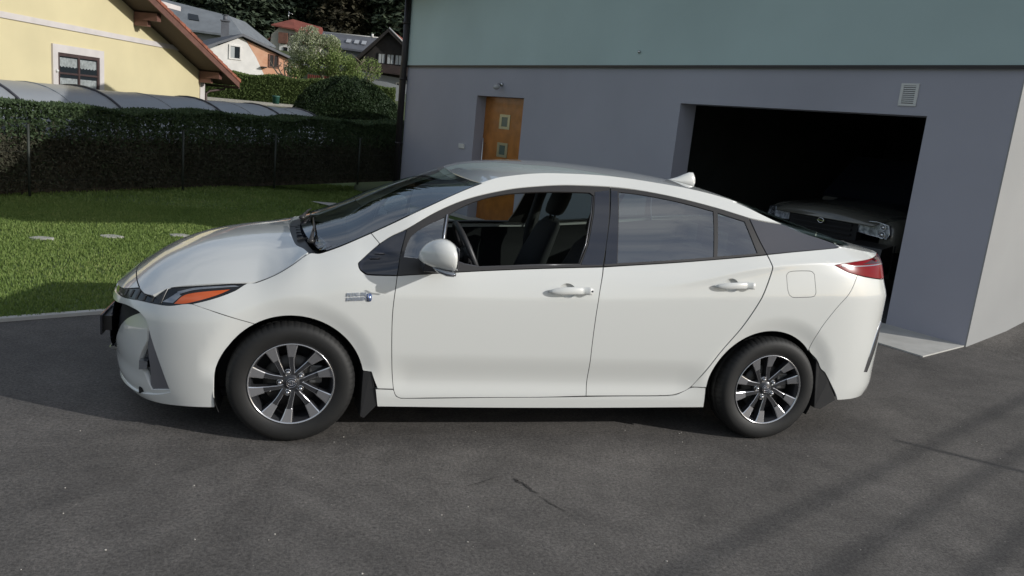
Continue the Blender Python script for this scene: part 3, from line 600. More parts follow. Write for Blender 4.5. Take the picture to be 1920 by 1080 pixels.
# white and orange house
h=hs('gabled_house',(-3,50,2.3),'white house with raw orange brick half and grey gable roof, behind the far hedge')
D0=D.copy(); D=Vector((-.30,.954,0)); fr=lambda x,z: Vector((x,50.4+.315*(x+4.2),z))
wp(h,quadp([fr(-6.6,2.0),fr(-2.8,2.0),fr(-2.8,3.05),fr(-3.3,4.05),fr(-3.9,4.95),fr(-4.2,5.12),fr(-6.6,3.85)],D*.3),'white_wall',m_wht)
wp(h,quadp([fr(-2.798,2.0),fr(-.66,2.0),fr(-.66,3.92),fr(-3.88,4.97),fr(-3.3,4.05),fr(-2.798,3.05)],D*.3),'orange_wall',m_org)
wp(h,quadp([fr(-.66,2.0)+D*.302,fr(-.66,2.0)+D*8,fr(-.66,3.9)+D*8,fr(-.66,3.9)+D*.302],(-.2,0,0)),'side_wall',m_org)
ra=fr(-4.15,5.34)-D*.3; rb=fr(.05,3.86)-D*.3; rc=fr(-7.4,3.75)-D*.3
wp(h,quadp([ra,rb,rb-Vector((0,0,.14)),ra-Vector((0,0,.16))],D*10),'roof_slope',m_rg)
wp(h,quadp([ra-Vector((.004,0,0)),rc,rc-Vector((0,0,.14)),ra-Vector((.004,0,.16))],D*10),'roof_slope',m_rg)
def win(h,c0,w_,z0,z1,mfr,lab=None,t=.07,mp=None,f=fr,mull=1):
    D=globals()['D']
    o=MB(); A=lambda x,z,q: f(x,z)-D*q
    x0,x1=c0-w_/2,c0+w_/2
    for (a,e,g,k) in ((x0,x1,z1-t,z1),(x0,x1,z0,z0+t),(x0,x0+t,z0+t,z1-t),(x1-t,x1,z0+t,z1-t)): o.prism([A(a,g,.002),A(e,g,.002),A(e,k,.002),A(a,k,.002)],-D*.06)
    if mull: o.prism([A(c0-.025,z0+t,.004),A(c0+.025,z0+t,.004),A(c0+.025,z1-t,.004),A(c0-.025,z1-t,.004)],-D*.045)
    wo=wp(h,o,'window',mfr,lab=lab); p=MB(); p.prism([A(x0+t,z0+t,.003),A(x1-t,z0+t,.003),A(x1-t,z1-t,.003),A(x0+t,z1-t,.003)],-D*.012); wp(h,p,'pane',mp or m_blackglass,wo); return wo
win(h,-4.52,.72,3.74,4.62,m_wht,t=.09,mull=0); m_cur=mat('m_curtain_pale',(.36,.38,.38),.9)
b=MB(); b.prism([fr(-4.79,3.84)-D*.02,fr(-4.55,3.84)-D*.02,fr(-4.55,4.5)-D*.02,fr(-4.79,4.5)-D*.02],-D*.01); wp(h,b,'curtain',m_cur)
win(h,-2.24,.62,3.52,4.35,m_brw,mp=m_dkw); b=MB(); b.prism([fr(-3.0,3.45)-D*.002,fr(-2.7,3.45)-D*.002,fr(-2.7,3.52)-D*.002,fr(-3.0,3.52)-D*.002],-D*.3); wp(h,b,'beam_end',m_dkw)
b=MB(); b.tube([fr(-.72,2.0)-D*.06,fr(-.72,3.75)-D*.06],.04,6); wp(h,b,'downpipe',m_brw)
b=MB(); b.box((-6.0,56.6,5.0),(-5.5,57.0,6.45)).box((-6.06,56.5,6.45),(-5.44,57.1,6.53)); b.tube([(-5.75,56.8,6.5),(-5.75,56.8,6.8)],.14,10); b.tube([(-5.75,56.8,6.84),(-5.75,56.8,6.88)],.24,10); wp(h,b,'chimney',m_rg)
D=D0.copy()
# long grey house higher up left
h=hs('grey_roofed_house',(-9,65,3),'large house with broad pale grey roof left of the fir wood')
f2=lambda x,z: Vector((x,64.6-.245*(x+6),z))
wp(h,quadp([f2(-16,3),f2(-5.2,3),f2(-5.2,6.05),f2(-16,6.3)],D*8),'wall',m_grw)
r0=f2(-15.5,9.0)+D*2.5; r1=f2(-6.75,7.65)+D*1.5; r2=f2(-4.9,6.05)-D*.6; r3=f2(-15.5,6.35)-D*.6
wp(h,quadp([r0,r1,r2,r3],(0,0,-.15)),'roof_slope',m_rgl); wp(h,quadp([r1+D*.01,f2(-4.9,6.05)-D*.6,f2(-4.9,6.05)+D*8,r1+D*4],(0,0,-.12)),'roof_slope',m_rgl)
b=MB(); n_=Vector((0,-.1,.1)); q=f2(-8.45,6.62)-D*.0
def onroof(u,v): return r3.lerp(r2,u).lerp(r0.lerp(r1,u),v)
b.prism([onroof(.62,.36)+Vector((0,0,.02)),onroof(.70,.36)+Vector((0,0,.02)),onroof(.70,.60)+Vector((0,0,.02)),onroof(.62,.60)+Vector((0,0,.02))],(0,-.03,.09)); wp(h,b,'roof_window',m_blackglass)
# red roofed house
h=hs('red_roofed_house',(-1.5,88,7),'house with red hipped roof and wooden balcony below the fir wood')
f3=lambda x,z: Vector((x,88.1-.245*(x+2.5),z))
wp(h,quadp([f3(-4.35,6.0),f3(.2,6.0),f3(.2,8.7),f3(-1.9,9.0),f3(-3.3,9.0),f3(-4.1,8.2)],D*6),'wall',mat('m_render_cream',(.46,.43,.37),.9,var=.08,vscale=1.5))
ri=f3(-2.28,10.05)+D*1.2; a0=f3(-4.0,9.15)-D*.6; a1=f3(-1.65,8.95)-D*.6; re=f3(.8,9.5)+D*1.2; a2=f3(1.7,7.9)-D*.6; a3=f3(-.6,7.6)-D*.6
wp(h,quadp([a0,a1,ri],(0,.02,-.14)),'roof_slope',m_red); wp(h,quadp([ri+Vector((.01,0,0)),a1+Vector((.01,0,0)),a3,a2,re],(0,.02,-.14)),'roof_slope',m_red)
wp(h,quadp([ri,f3(-4.9,7.2)-D*.3,f3(-4.9,7.2)+D*6,ri+D*4],(0,0,-.15)),'roof_slope',m_red)
b=MB(); b.prism([f3(-3.25,7.35)-D*.01,f3(-2.35,7.35)-D*.01,f3(-2.35,8.45)-D*.01,f3(-3.25,8.45)-D*.01],-D*.5); wp(h,b,'balcony',m_brw)
win(h,-1.7,.8,7.5,8.4,m_brw,f=f3); b=MB(); b.prism([f3(-3.2,6.3)-D*.01,f3(-1.6,6.1)-D*.01,f3(-1.6,7.2)-D*.01,f3(-3.2,7.33)-D*.01],-D*.2); wp(h,b,'white_panel',m_wht)
win(h,-2.55,.42,6.5,7.0,m_dkw,f=lambda x,z:f3(x,z)-D*.22,mull=0)
b=MB(); b.tube([ri+Vector((-.45,0,-.3)),ri+Vector((-.45,0,.75))],.03,5); b.tube([ri+Vector((-.45,0,.6)),ri+Vector((.0,0,.5))],.03,5); wp(h,b,'aerial',m_steel)
# long grey roof with three skylights
h=hs('long_roofed_house',(3.4,70.5,5),'long low house with dark grey roof and three skylights behind the blossoming tree')
f4=lambda x,z: Vector((x,70.3-.245*(x-3.4),z))
q0,q1,q2,q3=f4(.6,7.75)+D*1.6,f4(7.5,7.75)+D*1.6,f4(7.5,6.30)-D*.6,f4(.6,6.55)-D*.6
wp(h,quadp([q0,q1,q2,q3],(0,0,-.15)),'roof_slope',m_rg); wp(h,quadp([q0+D*.02,q1+D*.02,q1+D*4-Vector((0,0,1)),q0+D*4-Vector((0,0,1))],(0,0,-.15)),'roof_slope',m_rg)
wp(h,quadp([f4(.9,4.5),f4(7.2,4.5),f4(7.2,6.3),f4(.9,6.5)],D*5),'wall',m_grw)
b=MB(); b.tube([q0+Vector((0,0,.03)),q1+Vector((0,0,.03))],.05,5); wp(h,b,'ridge_cap',m_wht)
for u in (.33,.43,.52):
    g=lambda a,c_: q3.lerp(q2,a).lerp(q0.lerp(q1,a),c_)+Vector((0,-.01,.03)); b=MB(); b.prism([g(u,.38),g(u+.055,.38),g(u+.055,.62),g(u,.62)],(0,-.02,.05)); wp(h,b,'roof_window',mat('m_skylight',(.35,.36,.38),.15,spec=.8) if u<.4 else bpy.data.materials['m_skylight'])
b=MB(); b.tube([q0.lerp(q1,.62),q0.lerp(q1,.62)+Vector((0,0,.3))],.1,6); wp(h,b,'chimney',m_wht)
# dark timber chalet
h=hs('wooden_chalet',(5.5,59,3),'dark timber chalet with white ground floor and balcony, next to the downpipe')
f5=lambda x,z: Vector((x,59.2-.245*(x-5),z))
wp(h,quadp([f5(3.75,4.25),f5(8.3,3.9),f5(8.3,5.2),f5(5.62,7.25),f5(3.75,5.15)],D*.3),'timber_gable',m_dkw)
wp(h,quadp([f5(3.45,2.6),f5(8.3,2.6),f5(8.3,3.898),f5(3.75,4.248),f5(3.45,4.27)],D*.35),'white_wall',mat('m_render_shade',(.30,.31,.34),.9,var=.05,vscale=2))  # white render toned grey-blue, its shade put into the colour
wp(h,quadp([f5(8.3,2.6)+D*.36,f5(8.3,2.6)+D*8,f5(8.3,5)+D*8,f5(8.3,5)+D*.36],(-.2,0,0)),'side_wall',m_wht)
k0=f5(5.62,7.5)-D*.5; k1=f5(2.75,4.55)-D*.5; k2=f5(8.9,4.75)-D*.5
wp(h,quadp([k0,k1,k1-Vector((0,0,.22)),k0-Vector((0,0,.24))],D*10),'roof_slope',m_dkw); wp(h,quadp([k0+Vector((.01,0,0)),k2,k2-Vector((0,0,.2)),k0+Vector((.01,0,-.24))],D*.9),'roof_slope',m_dkw)
wp(h,quadp([k0+Vector((.02,0,.03))+D*1.5,k0+Vector((.02,0,.03))+D*10,k2+D*10+Vector((0,0,.03)),k2+D*.02+Vector((0,0,.03))],(0,0,-.05)),'roof_slope',m_red,)
b=MB(); b.tube([k0+Vector((.05,0,.05)),k2+Vector((0,0,.05))],.05,5); wp(h,b,'verge_flashing',m_wht)
b=MB(); b.prism([f5(4.45,4.35)-D*1.0,f5(8.3,4.2)-D*1.0,f5(8.3,4.8)-D*1.0,f5(4.45,4.92)-D*1.0],D*.08); b.prism([f5(4.45,4.3)-D*1,f5(8.3,4.15)-D*1,f5(8.3,4.22)-D*1,f5(4.45,4.37)-D*1],D*1.0); wp(h,b,'balcony',mat('m_balcony',(.035,.022,.02),.8,var=.2,vscale=3))
for c_ in (5.19,5.83,6.42): 
    wo=win(h,c_,.56,4.95,5.72,m_dkw,t=.05,mull=0,f=f5); b=MB(); 
    for x in (c_-.22,c_+.03): b.prism([f5(x,5.0)-D*.02,f5(x+.19,5.0)-D*.02,f5(x+.19,5.67)-D*.02,f5(x,5.67)-D*.02],-D*.008)
    wp(h,b,'curtain',m_cur,wo)
win(h,6.6,.5,3.15,3.7,m_wht,f=f5)
# red plank fence between the trees
rf=empty('red_plank_fence',(1,44.9,2.9),'low dark red plank fence behind the blossoming tree','fence')
m_redw=mat('m_red_plank',(.16,.035,.022),.7,var=.2,vscale=6)
for i in range(22):
    x=-.1+i*.115; b=MB(); b.box((x-1,45.0-.26*x-44.9,-.5),(x-1+.105,45.0-.26*x-44.9+.03,.27)); b.build('plank',m_redw,rf)
gw=MB(); gw.prism([(2.9,46.2,2.2),(5.6,45.5,2.2),(5.6,45.5,3.05),(4.4,45.8,3.25),(2.9,46.2,3.3)],(0,.2,0)); o=gw.build('garden_wall',m_grw); tag(o,'low grey garden wall in front of the dark wooden chalet','wall')
# ---- fir wood
m_fir=leaf_mat('m_fir',(.038,.055,.038),(.068,.092,.058),(.10,.12,.075),.8,.5,.1)
m_fir2=leaf_mat('m_fir_brown',(.030,.028,.018),(.055,.050,.03),(.075,.065,.04),.8,.5,.1)
def fir(H,m,n=7000,seed=0):
    z=rng.uniform(.01,1,n)**1.15*H; r=(1-z/H)*H*.22+.15; lay=(np.sin(z*3.2)+1)*.5; rad=r*np.sqrt(rng.uniform(.05,1,n))*(.65+.35*lay); a=rng.uniform(0,2*PI,n)
    P=np.stack([rad*np.cos(a),rad*np.sin(a),z-.3*rad],1); N_=np.stack([np.cos(a)*.3,np.sin(a)*.3,np.ones(n)],1)
    c_=leaves('crown',P,.75,m,None,nrm=N_,kind=None,asp=.5); b=MB(); b.tube([(0,0,-1),(0,0,H*.5),(0,0,H)],[H*.014,H*.009,.03],6); t_=b.build('trunk',m_bark); return c_.data,t_.data,c_,t_
src=[fir(20,m_fir),fir(24,m_fir,8000),fir(22,m_fir2,7000)]
for s in src:
    for o in s[2:]: bpy.data.objects.remove(o)
spots=[]
xs_=[-17,-14.2,-11.6,-9.2,-6.6,-4.4,-1.9,.6,2.9,5.2,7.6,9.9,12.6,15.2]
for i,x in enumerate(xs_): spots.append((x+rng.uniform(-.6,.6),101+rng.uniform(-2.5,3)-.24*x,i))
for i,(x,y,k) in enumerate(spots):
    kind=2 if (abs(x-4)<2.2 and i<14) or (abs(x-13)<1.5 and i<14) else i%2
    if i<14:
        nb='brownish' if kind==2 else 'dark green'
        ORD=('first','second','third','fourth','fifth','sixth','seventh','eighth','ninth','tenth','eleventh','twelfth','thirteenth','last')
        lab='%s fir along the edge of the wood, %s from the left'%(nb,ORD[i]) if i<13 else 'dark green fir at the right end of the wood edge, behind the green wall'
    else: lab=''
    o=empty('fir_tree',(x,y,TER(y)-.2),lab,'tree','firs along the edge of the wood' if i<14 else 'firs in the second row of the wood',rng.uniform(0,6.28)); sc=rng.uniform(.85,1.15); o.scale=(sc,sc,sc)
    for nm,dt in (('crown',src[kind][0]),('trunk',src[kind][1])): c_=bpy.data.objects.new(nm,dt); COL.objects.link(c_); c_.parent=o
# the wood behind reads as one mass
n=90000; X=rng.uniform(-70,70,n); Y=rng.uniform(106,190,n); cell=np.floor(X/3.2)*7.3+np.floor(Y/5)*3.1; hgt=14+8*np.abs(np.sin(cell)); cx=(X/3.2-np.floor(X/3.2)-.5)*2
Z=np.array([TER(v) for v in Y])+hgt*(1-np.abs(cx)*.9)*rng.uniform(.3,1,n)**.6; leaves('wood',np.stack([X,Y,Z],1),1.5,m_fir,None)
# ================================================================ THE WHITE CAR
car=empty('parked_car',(1.35,.88,0),'white plug-in hybrid hatchback parked side-on on the asphalt with its front window open','car')
CL=Vector((1.35,.88,0))
m_paint=mat('m_white_pearl',(.645,.65,.625),.26,coat=1.0,coatr=.015,spec=.5)
m_black=mat('m_gloss_black',(.012,.014,.022),.12,coat=1,coatr=.02)
m_trim=mat('m_satin_black',(.030,.028,.027),.38)
m_under=mat('m_under_black',(.008,.008,.009),.8)
m_int=mat('m_interior',(.012,.012,.013),.75); m_seat=mat('m_seat_cloth',(.016,.016,.018),.9,bump=.3,bscale=200,bdist=.002)
m_rub=mat('m_rubber',(.008,.0078,.0075),.66,var=.15,vscale=18,bump=.15,bscale=150,bdist=.002); m_flap=mat('m_mud_flap',(.022,.022,.023),.55)
m_gun=mat('m_gunmetal',(.04,.041,.045),.36,.4,coat=.4); m_sil=mat('m_spoke_face',(.22,.22,.23),.33,.5,coat=.3); m_chrome=mat('m_chrome',(.75,.75,.77),.08,1)
m_disc=mat('m_brake_disc',(.06,.058,.055),.45,.7); m_greytrim=mat('m_grey_trim',(.075,.075,.085),.25,.3,coat=.5)
m_amber=mat('m_amber',(.62,.10,.010),.12,coat=1); m_red_l=mat('m_red_lens',(.19,.002,.006),.16,spec=.12,coat=0); m_red_d=mat('m_dark_red_lens',(.04,.003,.006),.10,spec=.3,coat=.2)
m_lens=mat('m_headlamp_dark',(.012,.014,.016),.18,spec=.4,coat=.2); m_lensc=mat('m_clear_lens',(.25,.27,.30),.08,.6,coat=1)
g_ws=glass('g_windscreen',(.55,.62,.62),3.4); g_dark=glass('g_privacy',(.58,.68,.62),3.5); g_clear=glass('g_clear',(.75,.80,.78),1.5)
def smooth_poly(P,sub=5,ang=38,closed=True):
    n=len(P); out=[]
    def corner(i):
        if not closed and (i==0 or i==n-1): return True
        a=Vector(P[i])-Vector(P[i-1]); b_=Vector(P[(i+1)%n])-Vector(P[i])
        if a.length<1e-9 or b_.length<1e-9: return True
        return a.angle(b_)>math.radians(ang)
    cs=[corner(i) for i in range(n)]
    for i in range(n if closed else n-1):
        p1=Vector(P[i]);p2=Vector(P[(i+1)%n]); p0=Vector(P[i-1]) if not cs[i] else p1*2-p2; p3=Vector(P[(i+2)%n]) if not cs[(i+1)%n] else p2*2-p1
        if cs[i] and cs[(i+1)%n]: out.append(p1); 
        else:
            l=(p2-p1).length
            for k in range(sub):
                t=k/sub; m1=(p2-p0)*.5; m2=(p3-p1)*.5
                if m1.length>l: m1=m1.normalized()*l
                if m2.length>l: m2=m2.normalized()*l
                out.append(p1*(2*t**3-3*t*t+1)+m1*(t**3-2*t*t+t)+p2*(3*t*t-2*t**3)+m2*(t**3-t*t))
    if not closed: out.append(Vector(P[-1]))
    return out
def densify(P,mx):
    out=[]
    for i in range(len(P)):
        a=P[i];b_=P[(i+1)%len(P)]; k=max(1,int((b_-a).length/mx+.5))
        for j in range(k): out.append(a.lerp(b_,j/k))
    return out
def area(P): return .5*sum(P[i].x*P[(i+1)%len(P)].y-P[(i+1)%len(P)].x*P[i].y for i in range(len(P)))
def shrink(P,g):
    if area(P)<0: P=P[::-1]
    n=len(P); out=[]
    for i in range(n):
        a=(P[i]-P[i-1]); b_=(P[(i+1)%n]-P[i])
        if a.length<1e-9 or b_.length<1e-9: out.append(P[i]); continue
        a.normalize(); b_.normalize(); na=Vector((-a.y,a.x)); nb=Vector((-b_.y,b_.x)); m=na+nb
        if m.length<.2: m=na*1.0
        m.normalize(); k=min(1/max(m.dot(na),.35),2.2); out.append(P[i]+m*g*k)
    return out
def surf_n(f,u,v):
    e=2e-3; a=Vector(f(u+e,v))-Vector(f(u-e,v)); b_=Vector(f(u,v+e))-Vector(f(u,v-e)); n=a.cross(b_); 
    return n.normalized() if n.length>1e-12 else Vector((0,-1,0))
def panel(name,poly,f,m,parent=None,step=.03,off=0.,rim=.014,gap=.0020,holes=(),sub=5,flip=False,mirror=False,sm=True,hgap=None,mirror_parent=None,ang=38,kind=None,creases=()):
    """sheet-metal or glass panel: 2-D outline on surface f, folded edge of depth rim"""
    if f is B: f=Bn; poly=[(conv(u),z) for u,z in poly]; holes=[[(conv(u),z) for u,z in h_] for h_ in holes]
    P=smooth_poly(poly,sub,ang) if sm else [Vector(p) for p in poly]
    P=densify(shrink(P,gap),step*.9); Hs=[]
    for h_ in holes:
        q=smooth_poly(h_,sub,ang); q=shrink(q,0)[::1]; q=shrink(q,-(hgap if hgap is not None else gap)); Hs.append(densify(q,step*.9))
    x0=min(p.x for p in P);x1=max(p.x for p in P);y0_=min(p.y for p in P);y1=max(p.y for p in P)
    gx,gy=np.meshgrid(np.arange(x0+step*.5,x1,step),np.arange(y0_+step*.5,y1,step)); gx=gx.ravel();gy=gy.ravel(); k=in_poly(gx,gy,[(p.x,p.y) for p in P])
    for h_ in Hs: k&=~in_poly(gx,gy,[(p.x,p.y) for p in h_])
    gx=gx[k];gy=gy[k]; bp=np.array([(p.x,p.y) for q in [P]+Hs for p in q])
    if len(gx): 
        dd=np.min((gx[:,None]-bp[None,:,0])**2+(gy[:,None]-bp[None,:,1])**2,1); k=dd>(step*.45)**2; gx=gx[k];gy=gy[k]
    CP=[]
    for ln in creases:
        L_=[]
        cx_=np.array([p[0] for p in ln]); cy_=np.array([p[1] for p in ln]); ok=in_poly(cx_,cy_,[(p.x,p.y) for p in P])
        for h_ in Hs: ok&=~in_poly(cx_,cy_,[(p.x,p.y) for p in h_])
        dd=np.min((cx_[:,None]-bp[None,:,0])**2+(cy_[:,None]-bp[None,:,1])**2,1); ok&=dd>(step*.3)**2
        for a,b_,o_ in zip(cx_,cy_,ok):
            if o_: L_.append(Vector((a,b_)))
            elif L_: CP.append(L_); L_=[]
        if L_: CP.append(L_)
    if CP:
        cc=np.array([(p.x,p.y) for l in CP for p in l]); dd=np.min((gx[:,None]-cc[None,:,0])**2+(gy[:,None]-cc[None,:,1])**2,1); k=dd>(step*.55)**2; gx=gx[k];gy=gy[k]
    V=[Vector(p) for q in [P]+Hs for p in q]+[Vector((a,b_)) for a,b_ in zip(gx,gy)]
    F=[];s=0
    for q in [P]+Hs: F.append(list(range(s,s+len(q)))); s+=len(q)
    E=[(l[i],l[(i+1)%len(l)]) for l in F for i in range(len(l))]
    for l in CP:
        i0=len(V); V+=l; E+=[(i0+i,i0+i+1) for i in range(len(l)-1) if (l[i+1]-l[i]).length<step*2.5]
    r=delaunay_2d_cdt(V,E,[F[0]],1,1e-6); vv=r[0]; ff=[tuple(t) for t in r[2]]
    if Hs:
        cx=np.array([sum(vv[i].x for i in t)/len(t) for t in ff]); cy=np.array([sum(vv[i].y for i in t)/len(t) for t in ff]); k=np.ones(len(ff),bool)
        for h_ in Hs: k&=~in_poly(cx,cy,[(p.x,p.y) for p in h_])
        ff=[t for t,q in zip(ff,k) if q]
    N_=[surf_n(f,p.x,p.y) for p in vv]
    if flip: N_=[-q for q in N_]
    X=[Vector(f(p.x,p.y))+q*off for p,q in zip(vv,N_)]
    # orient faces with the outward normal
    FF=[]
    for t in ff:
        n=(X[t[1]]-X[t[0]]).cross(X[t[2]]-X[t[0]]); a=N_[t[0]]+N_[t[1]]+N_[t[2]]
        FF.append(t if n.dot(a)>0 else t[::-1])
    nv=len(X); ed={}
    for t in FF:
        for i in range(len(t)):
            e=(t[i],t[(i+1)%len(t)]); ed[e]=1
    bd=[e for e in ed if (e[1],e[0]) not in ed]
    norms=list(N_); R={}
    faces=list(FF); smf=[True]*len(FF)
    if rim:
        for (a,b_) in bd:
            i=len(X); X+=[X[a].copy(),X[b_].copy(),X[b_]-N_[b_]*rim,X[a]-N_[a]*rim]
            n=(X[i+1]-X[i]).cross(X[i+2]-X[i]); n=-n.normalized() if n.length>1e-12 else N_[a]
            mid=(n+N_[a]).normalized(); norms+=[(n*.8+N_[a]*.6).normalized()]*2+[n,n]; faces.append((i+1,i,i+3,i+2)); smf.append(True)
    outs=[]
    for side in ((0,1) if mirror else (0,)):
        if side==0: XX=[p-CL for p in X]; NN=norms; fc=faces
        else: XX=[Vector((p.x,2*W-p.y,p.z))-CL for p in X]; NN=[Vector((q.x,-q.y,q.z)) for q in norms]; fc=[t[::-1] for t in faces]
        me=bpy.data.meshes.new(name); me.from_pydata(XX,[],fc); me.update(); me.polygons.foreach_set('use_smooth',smf); me.normals_split_custom_set_from_vertices([tuple(q) for q in NN])
        pr=(parent if side==0 else (mirror_parent or parent)) or car
        outs.append(link(name,me,m,pr,kind))
    return outs if mirror else outs[0]
def cpart(mb,name,m,parent=None,kind=None,bevel=0,mirror=False,mirror_parent=None):
    o=mb.build(name,m,parent or car,kind,bevel)
    for v in o.data.vertices: v.co-=CL
    if not mirror: return o
    me=o.data.copy()
    for v in me.vertices: v.co.y=-v.co.y
    me.flip_normals(); return o,link(name,me,None,mirror_parent or parent or car,kind)
def conv(u):
    if u>XR: return XR+LU*((u-XR)/LU)**(2/2.9)
    if u<XF: return XF-LU*((XF-u)/LU)**(2/2.15)
    return u
def iv(u):
    if u>XR: return XR+LU*((u-XR)/LU)**(2.9/2)
    if u<XF: return XF-LU*((XF-u)/LU)**(2.15/2)
    return u
def Bn(u,z): return B(iv(u),z)     # same surface, evenly spaced parameter
def circ_arc(cx,cz,r,a0,a1,n):
    return [(iv(cx+r*math.cos(math.radians(a0+(a1-a0)*i/n))),cz+r*math.sin(math.radians(a0+(a1-a0)*i/n))) for i in range(n+1)]
AF=(0.0,.310,.358); AR=(2.665,.310,.362)
CREASE=[[(conv(x),ZC(x)+.012+o_) for x in np.arange(1.70,3.5,.014)] for o_ in (-.045,-.030,-.018,-.009,-.003,.003,.009,.018,.030,.045)]
# --- outlines on the flank (u,z)
headtop=[(-.233,.804),(-.334,.792),(-.484,.766),(-.648,.732),(-.776,.704),(-.906,.667)]
headbot=[(-.906,.632),(-.853,.636),(-.731,.655),(-.635,.662),(-.555,.669),(-.455,.693),(-.368,.728),(-.285,.770)]
hoodside=[(-.233,.804),(-.188,.812),(-.101,.854),(-.028,.902),(.059,.966)]
wintop=[(.40,1.040),(.46,1.082),(.534,1.121),(.69,1.215),(.861,1.290),(1.067,1.346),(1.219,1.372),(1.404,1.393),(1.664,1.403),(1.842,1.397),(2.062,1.374),(2.288,1.338),(2.492,1.297)]
belt=[(.489,.898),(.854,.936),(1.195,.965),(1.588,.992),(1.958,1.031),(2.246,1.066),(2.569,1.109)]
gapF=[(.489,.898),(.477,.728),(.483,.561),(.497,.40),(.513,.290),(.528,.255),(.555,.240)]
gapB=[(1.588,.992),(1.568,.85),(1.562,.70),(1.565,.53),(1.572,.40),(1.578,.262)]
rdB=[(2.02,.268),(2.12,.277),(2.205,.318),(2.271,.419),(2.345,.544),(2.455,.709),(2.544,.882),(2.591,1.03),(2.582,1.076),(2.569,1.109)]
archF_=circ_arc(*AF,-22,202,30)      # from rear low to front low
archR_=circ_arc(*AR,-19,199,30)
# hidden dark inner shell so that the joints show dark
shell=[(-1.19,.62),(-.9,.635),(-.5,.68),(-.3,.76),(.06,.93),(.3,.90),(.49,.88),(1.2,.945),(1.588,.975),(2.2,1.04),(2.57,1.09),(3.05,1.13),(3.5,1.09),(3.84,1.05),(3.84,.25),(3.06,.25)]+circ_arc(AR[0],AR[1],.40,-10,190,24)+[(2.25,.21),(.43,.20)]+circ_arc(AF[0],AF[1],.40,-14,200,24)+[(-.43,.19),(-.50,.19),(-.51,.60),(-.9,.595),(-1.19,.58)]
panel('inner_shell',shell,B,m_under,step=.05,off=-.024,rim=0,gap=0,sm=False,mirror=True)
# front bumper
def BC(u,z):
    x,y,z=B(u,z); return (x,y+.30*max(0,-.60-u)*sstep(.16,.30,z),z)   # the cheek turns towards the front
bump=[(-1.199,.600),(-.906,.630)]+headbot[1:6]+[(-.339,.664),(-.1844,.6169)]
a_f=[p for p in archF_ if p[0]<-.20 or False]; a_f=[p for p in circ_arc(*AF,124,202,14)]
bump+= circ_arc(*AF,122,178,12)+[(iv(-.3585),.25),(iv(-.3575),.174),(-.486,.162),(-.638,.146),(-.757,.139),(-1.0,.135),(-1.199,.135),(-1.199,.162),(-1.0,.164),(-.762,.168),(-.652,.187),(-.577,.209),(-.525,.232),(-.558,.36),(-.603,.473),(-.649,.570),(-.689,.597),(-.727,.608),(-.818,.609),(-.94,.590),(-1.199,.575)]
panel('front_bumper',bump,B,m_paint,mirror=True,rim=.02)
lobe=[(-.689,.594),(-.649,.567),(-.603,.473),(-.558,.36),(-.527,.234),(-.577,.211),(-.652,.189),(-.762,.170),(-1.0,.168),(-1.199,.166),(-1.199,.27),(-.98,.28),(-.925,.36),(-.863,.461),(-.802,.521),(-.738,.567)]
strip=[(-.655,.558),(-.640,.538),(-.558,.385),(-.530,.236),(-.580,.212),(-.648,.188),(-.625,.314),(-.640,.43),(-.648,.49)]
fogr=[(-.649,.462),(-.675,.398),(-.691,.342),(-.687,.315),(-.666,.287),(-.643,.228),(-.636,.226),(-.624,.314),(-.642,.43)]
hole=[(-.655,.558),(-.640,.538),(-.558,.385),(-.530,.238),(-.585,.224),(-.638,.208),(-.666,.287),(-.687,.315),(-.691,.342),(-.675,.398),(-.649,.462),(-.648,.49)]
panel('bumper_cheek',lobe,BC,m_paint,mirror=True,off=-.012,rim=.03,holes=[hole],gap=-.008,hgap=0,step=.025)
m_silv=mat('m_silver_trim',(.20,.20,.22),.3,.4,coat=.4)
panel('corner_trim',strip,BC,m_silv,mirror=True,off=-.020,rim=.01,gap=-.006,step=.02)
fg=panel('fog_recess',fogr,BC,m_black,mirror=True,off=-.038,rim=.0,gap=-.004,step=.02)
for sgn,fo in enumerate(fg):
    b=MB(); p=Vector(BC(-.655,.335)); b.loft([[p+Vector((dx,.004+q_,dz)) for dx,dz in ((-.018,-.022),(.020,-.020),(.022,.020),(-.016,.024))] for q_ in (0,.05)],sm=False); o=cpart(b,'fog_lamp',m_lensc,fo)
    if sgn: 
        for v in o.data.vertices: v.co.y=-v.co.y
intake=[(-1.199,.60),(-.94,.612),(-.80,.625),(-.67,.60),(-.72,.54),(-.80,.49),(-.86,.42),(-.92,.34),(-.99,.255),(-1.199,.25)]
it=panel('lower_grille',intake,BC,m_under,mirror=True,off=-.030,rim=0,gap=0,step=.04)
for k in range(7):
    z=.29+.045*k; pts=[Vector(BC(u,z)) for u in np.linspace(-1.199,-1.0 if z>.42 else -1.04,9)]; pts=[p+Vector((.030,0,0)) for p in pts]; pts+= [Vector((p.x,2*W-p.y,p.z)) for p in pts[::-1]]
    b=MB(); b.tube(pts,.006,5); cpart(b,'grille_slat',m_black,it[0])
# upper grille strip between the headlamps
ug=[(-1.199,.575+.03),(-.906,.634),(-.906,.665),(-1.199,.648)]
panel('upper_grille',ug,B,m_black,mirror=True,off=-.006,gap=.0008,step=.03,sm=False)
b=MB(); ce=Vector((-.962,.88,.585)); b.tube([ce+Vector((0,.05*math.cos(a),.026*math.sin(a))) for a in np.linspace(0,2*PI,24)],.004,6); b.tube([ce+Vector((-.002,.022*math.cos(a),.024*math.sin(a))) for a in np.linspace(0,2*PI,20)],.004,6); b.tube([ce+Vector((-.003,.04*math.cos(a),.011+.012*math.sin(a))) for a in np.linspace(0,2*PI,20)],.004,6); cpart(b,'front_emblem',m_chrome)
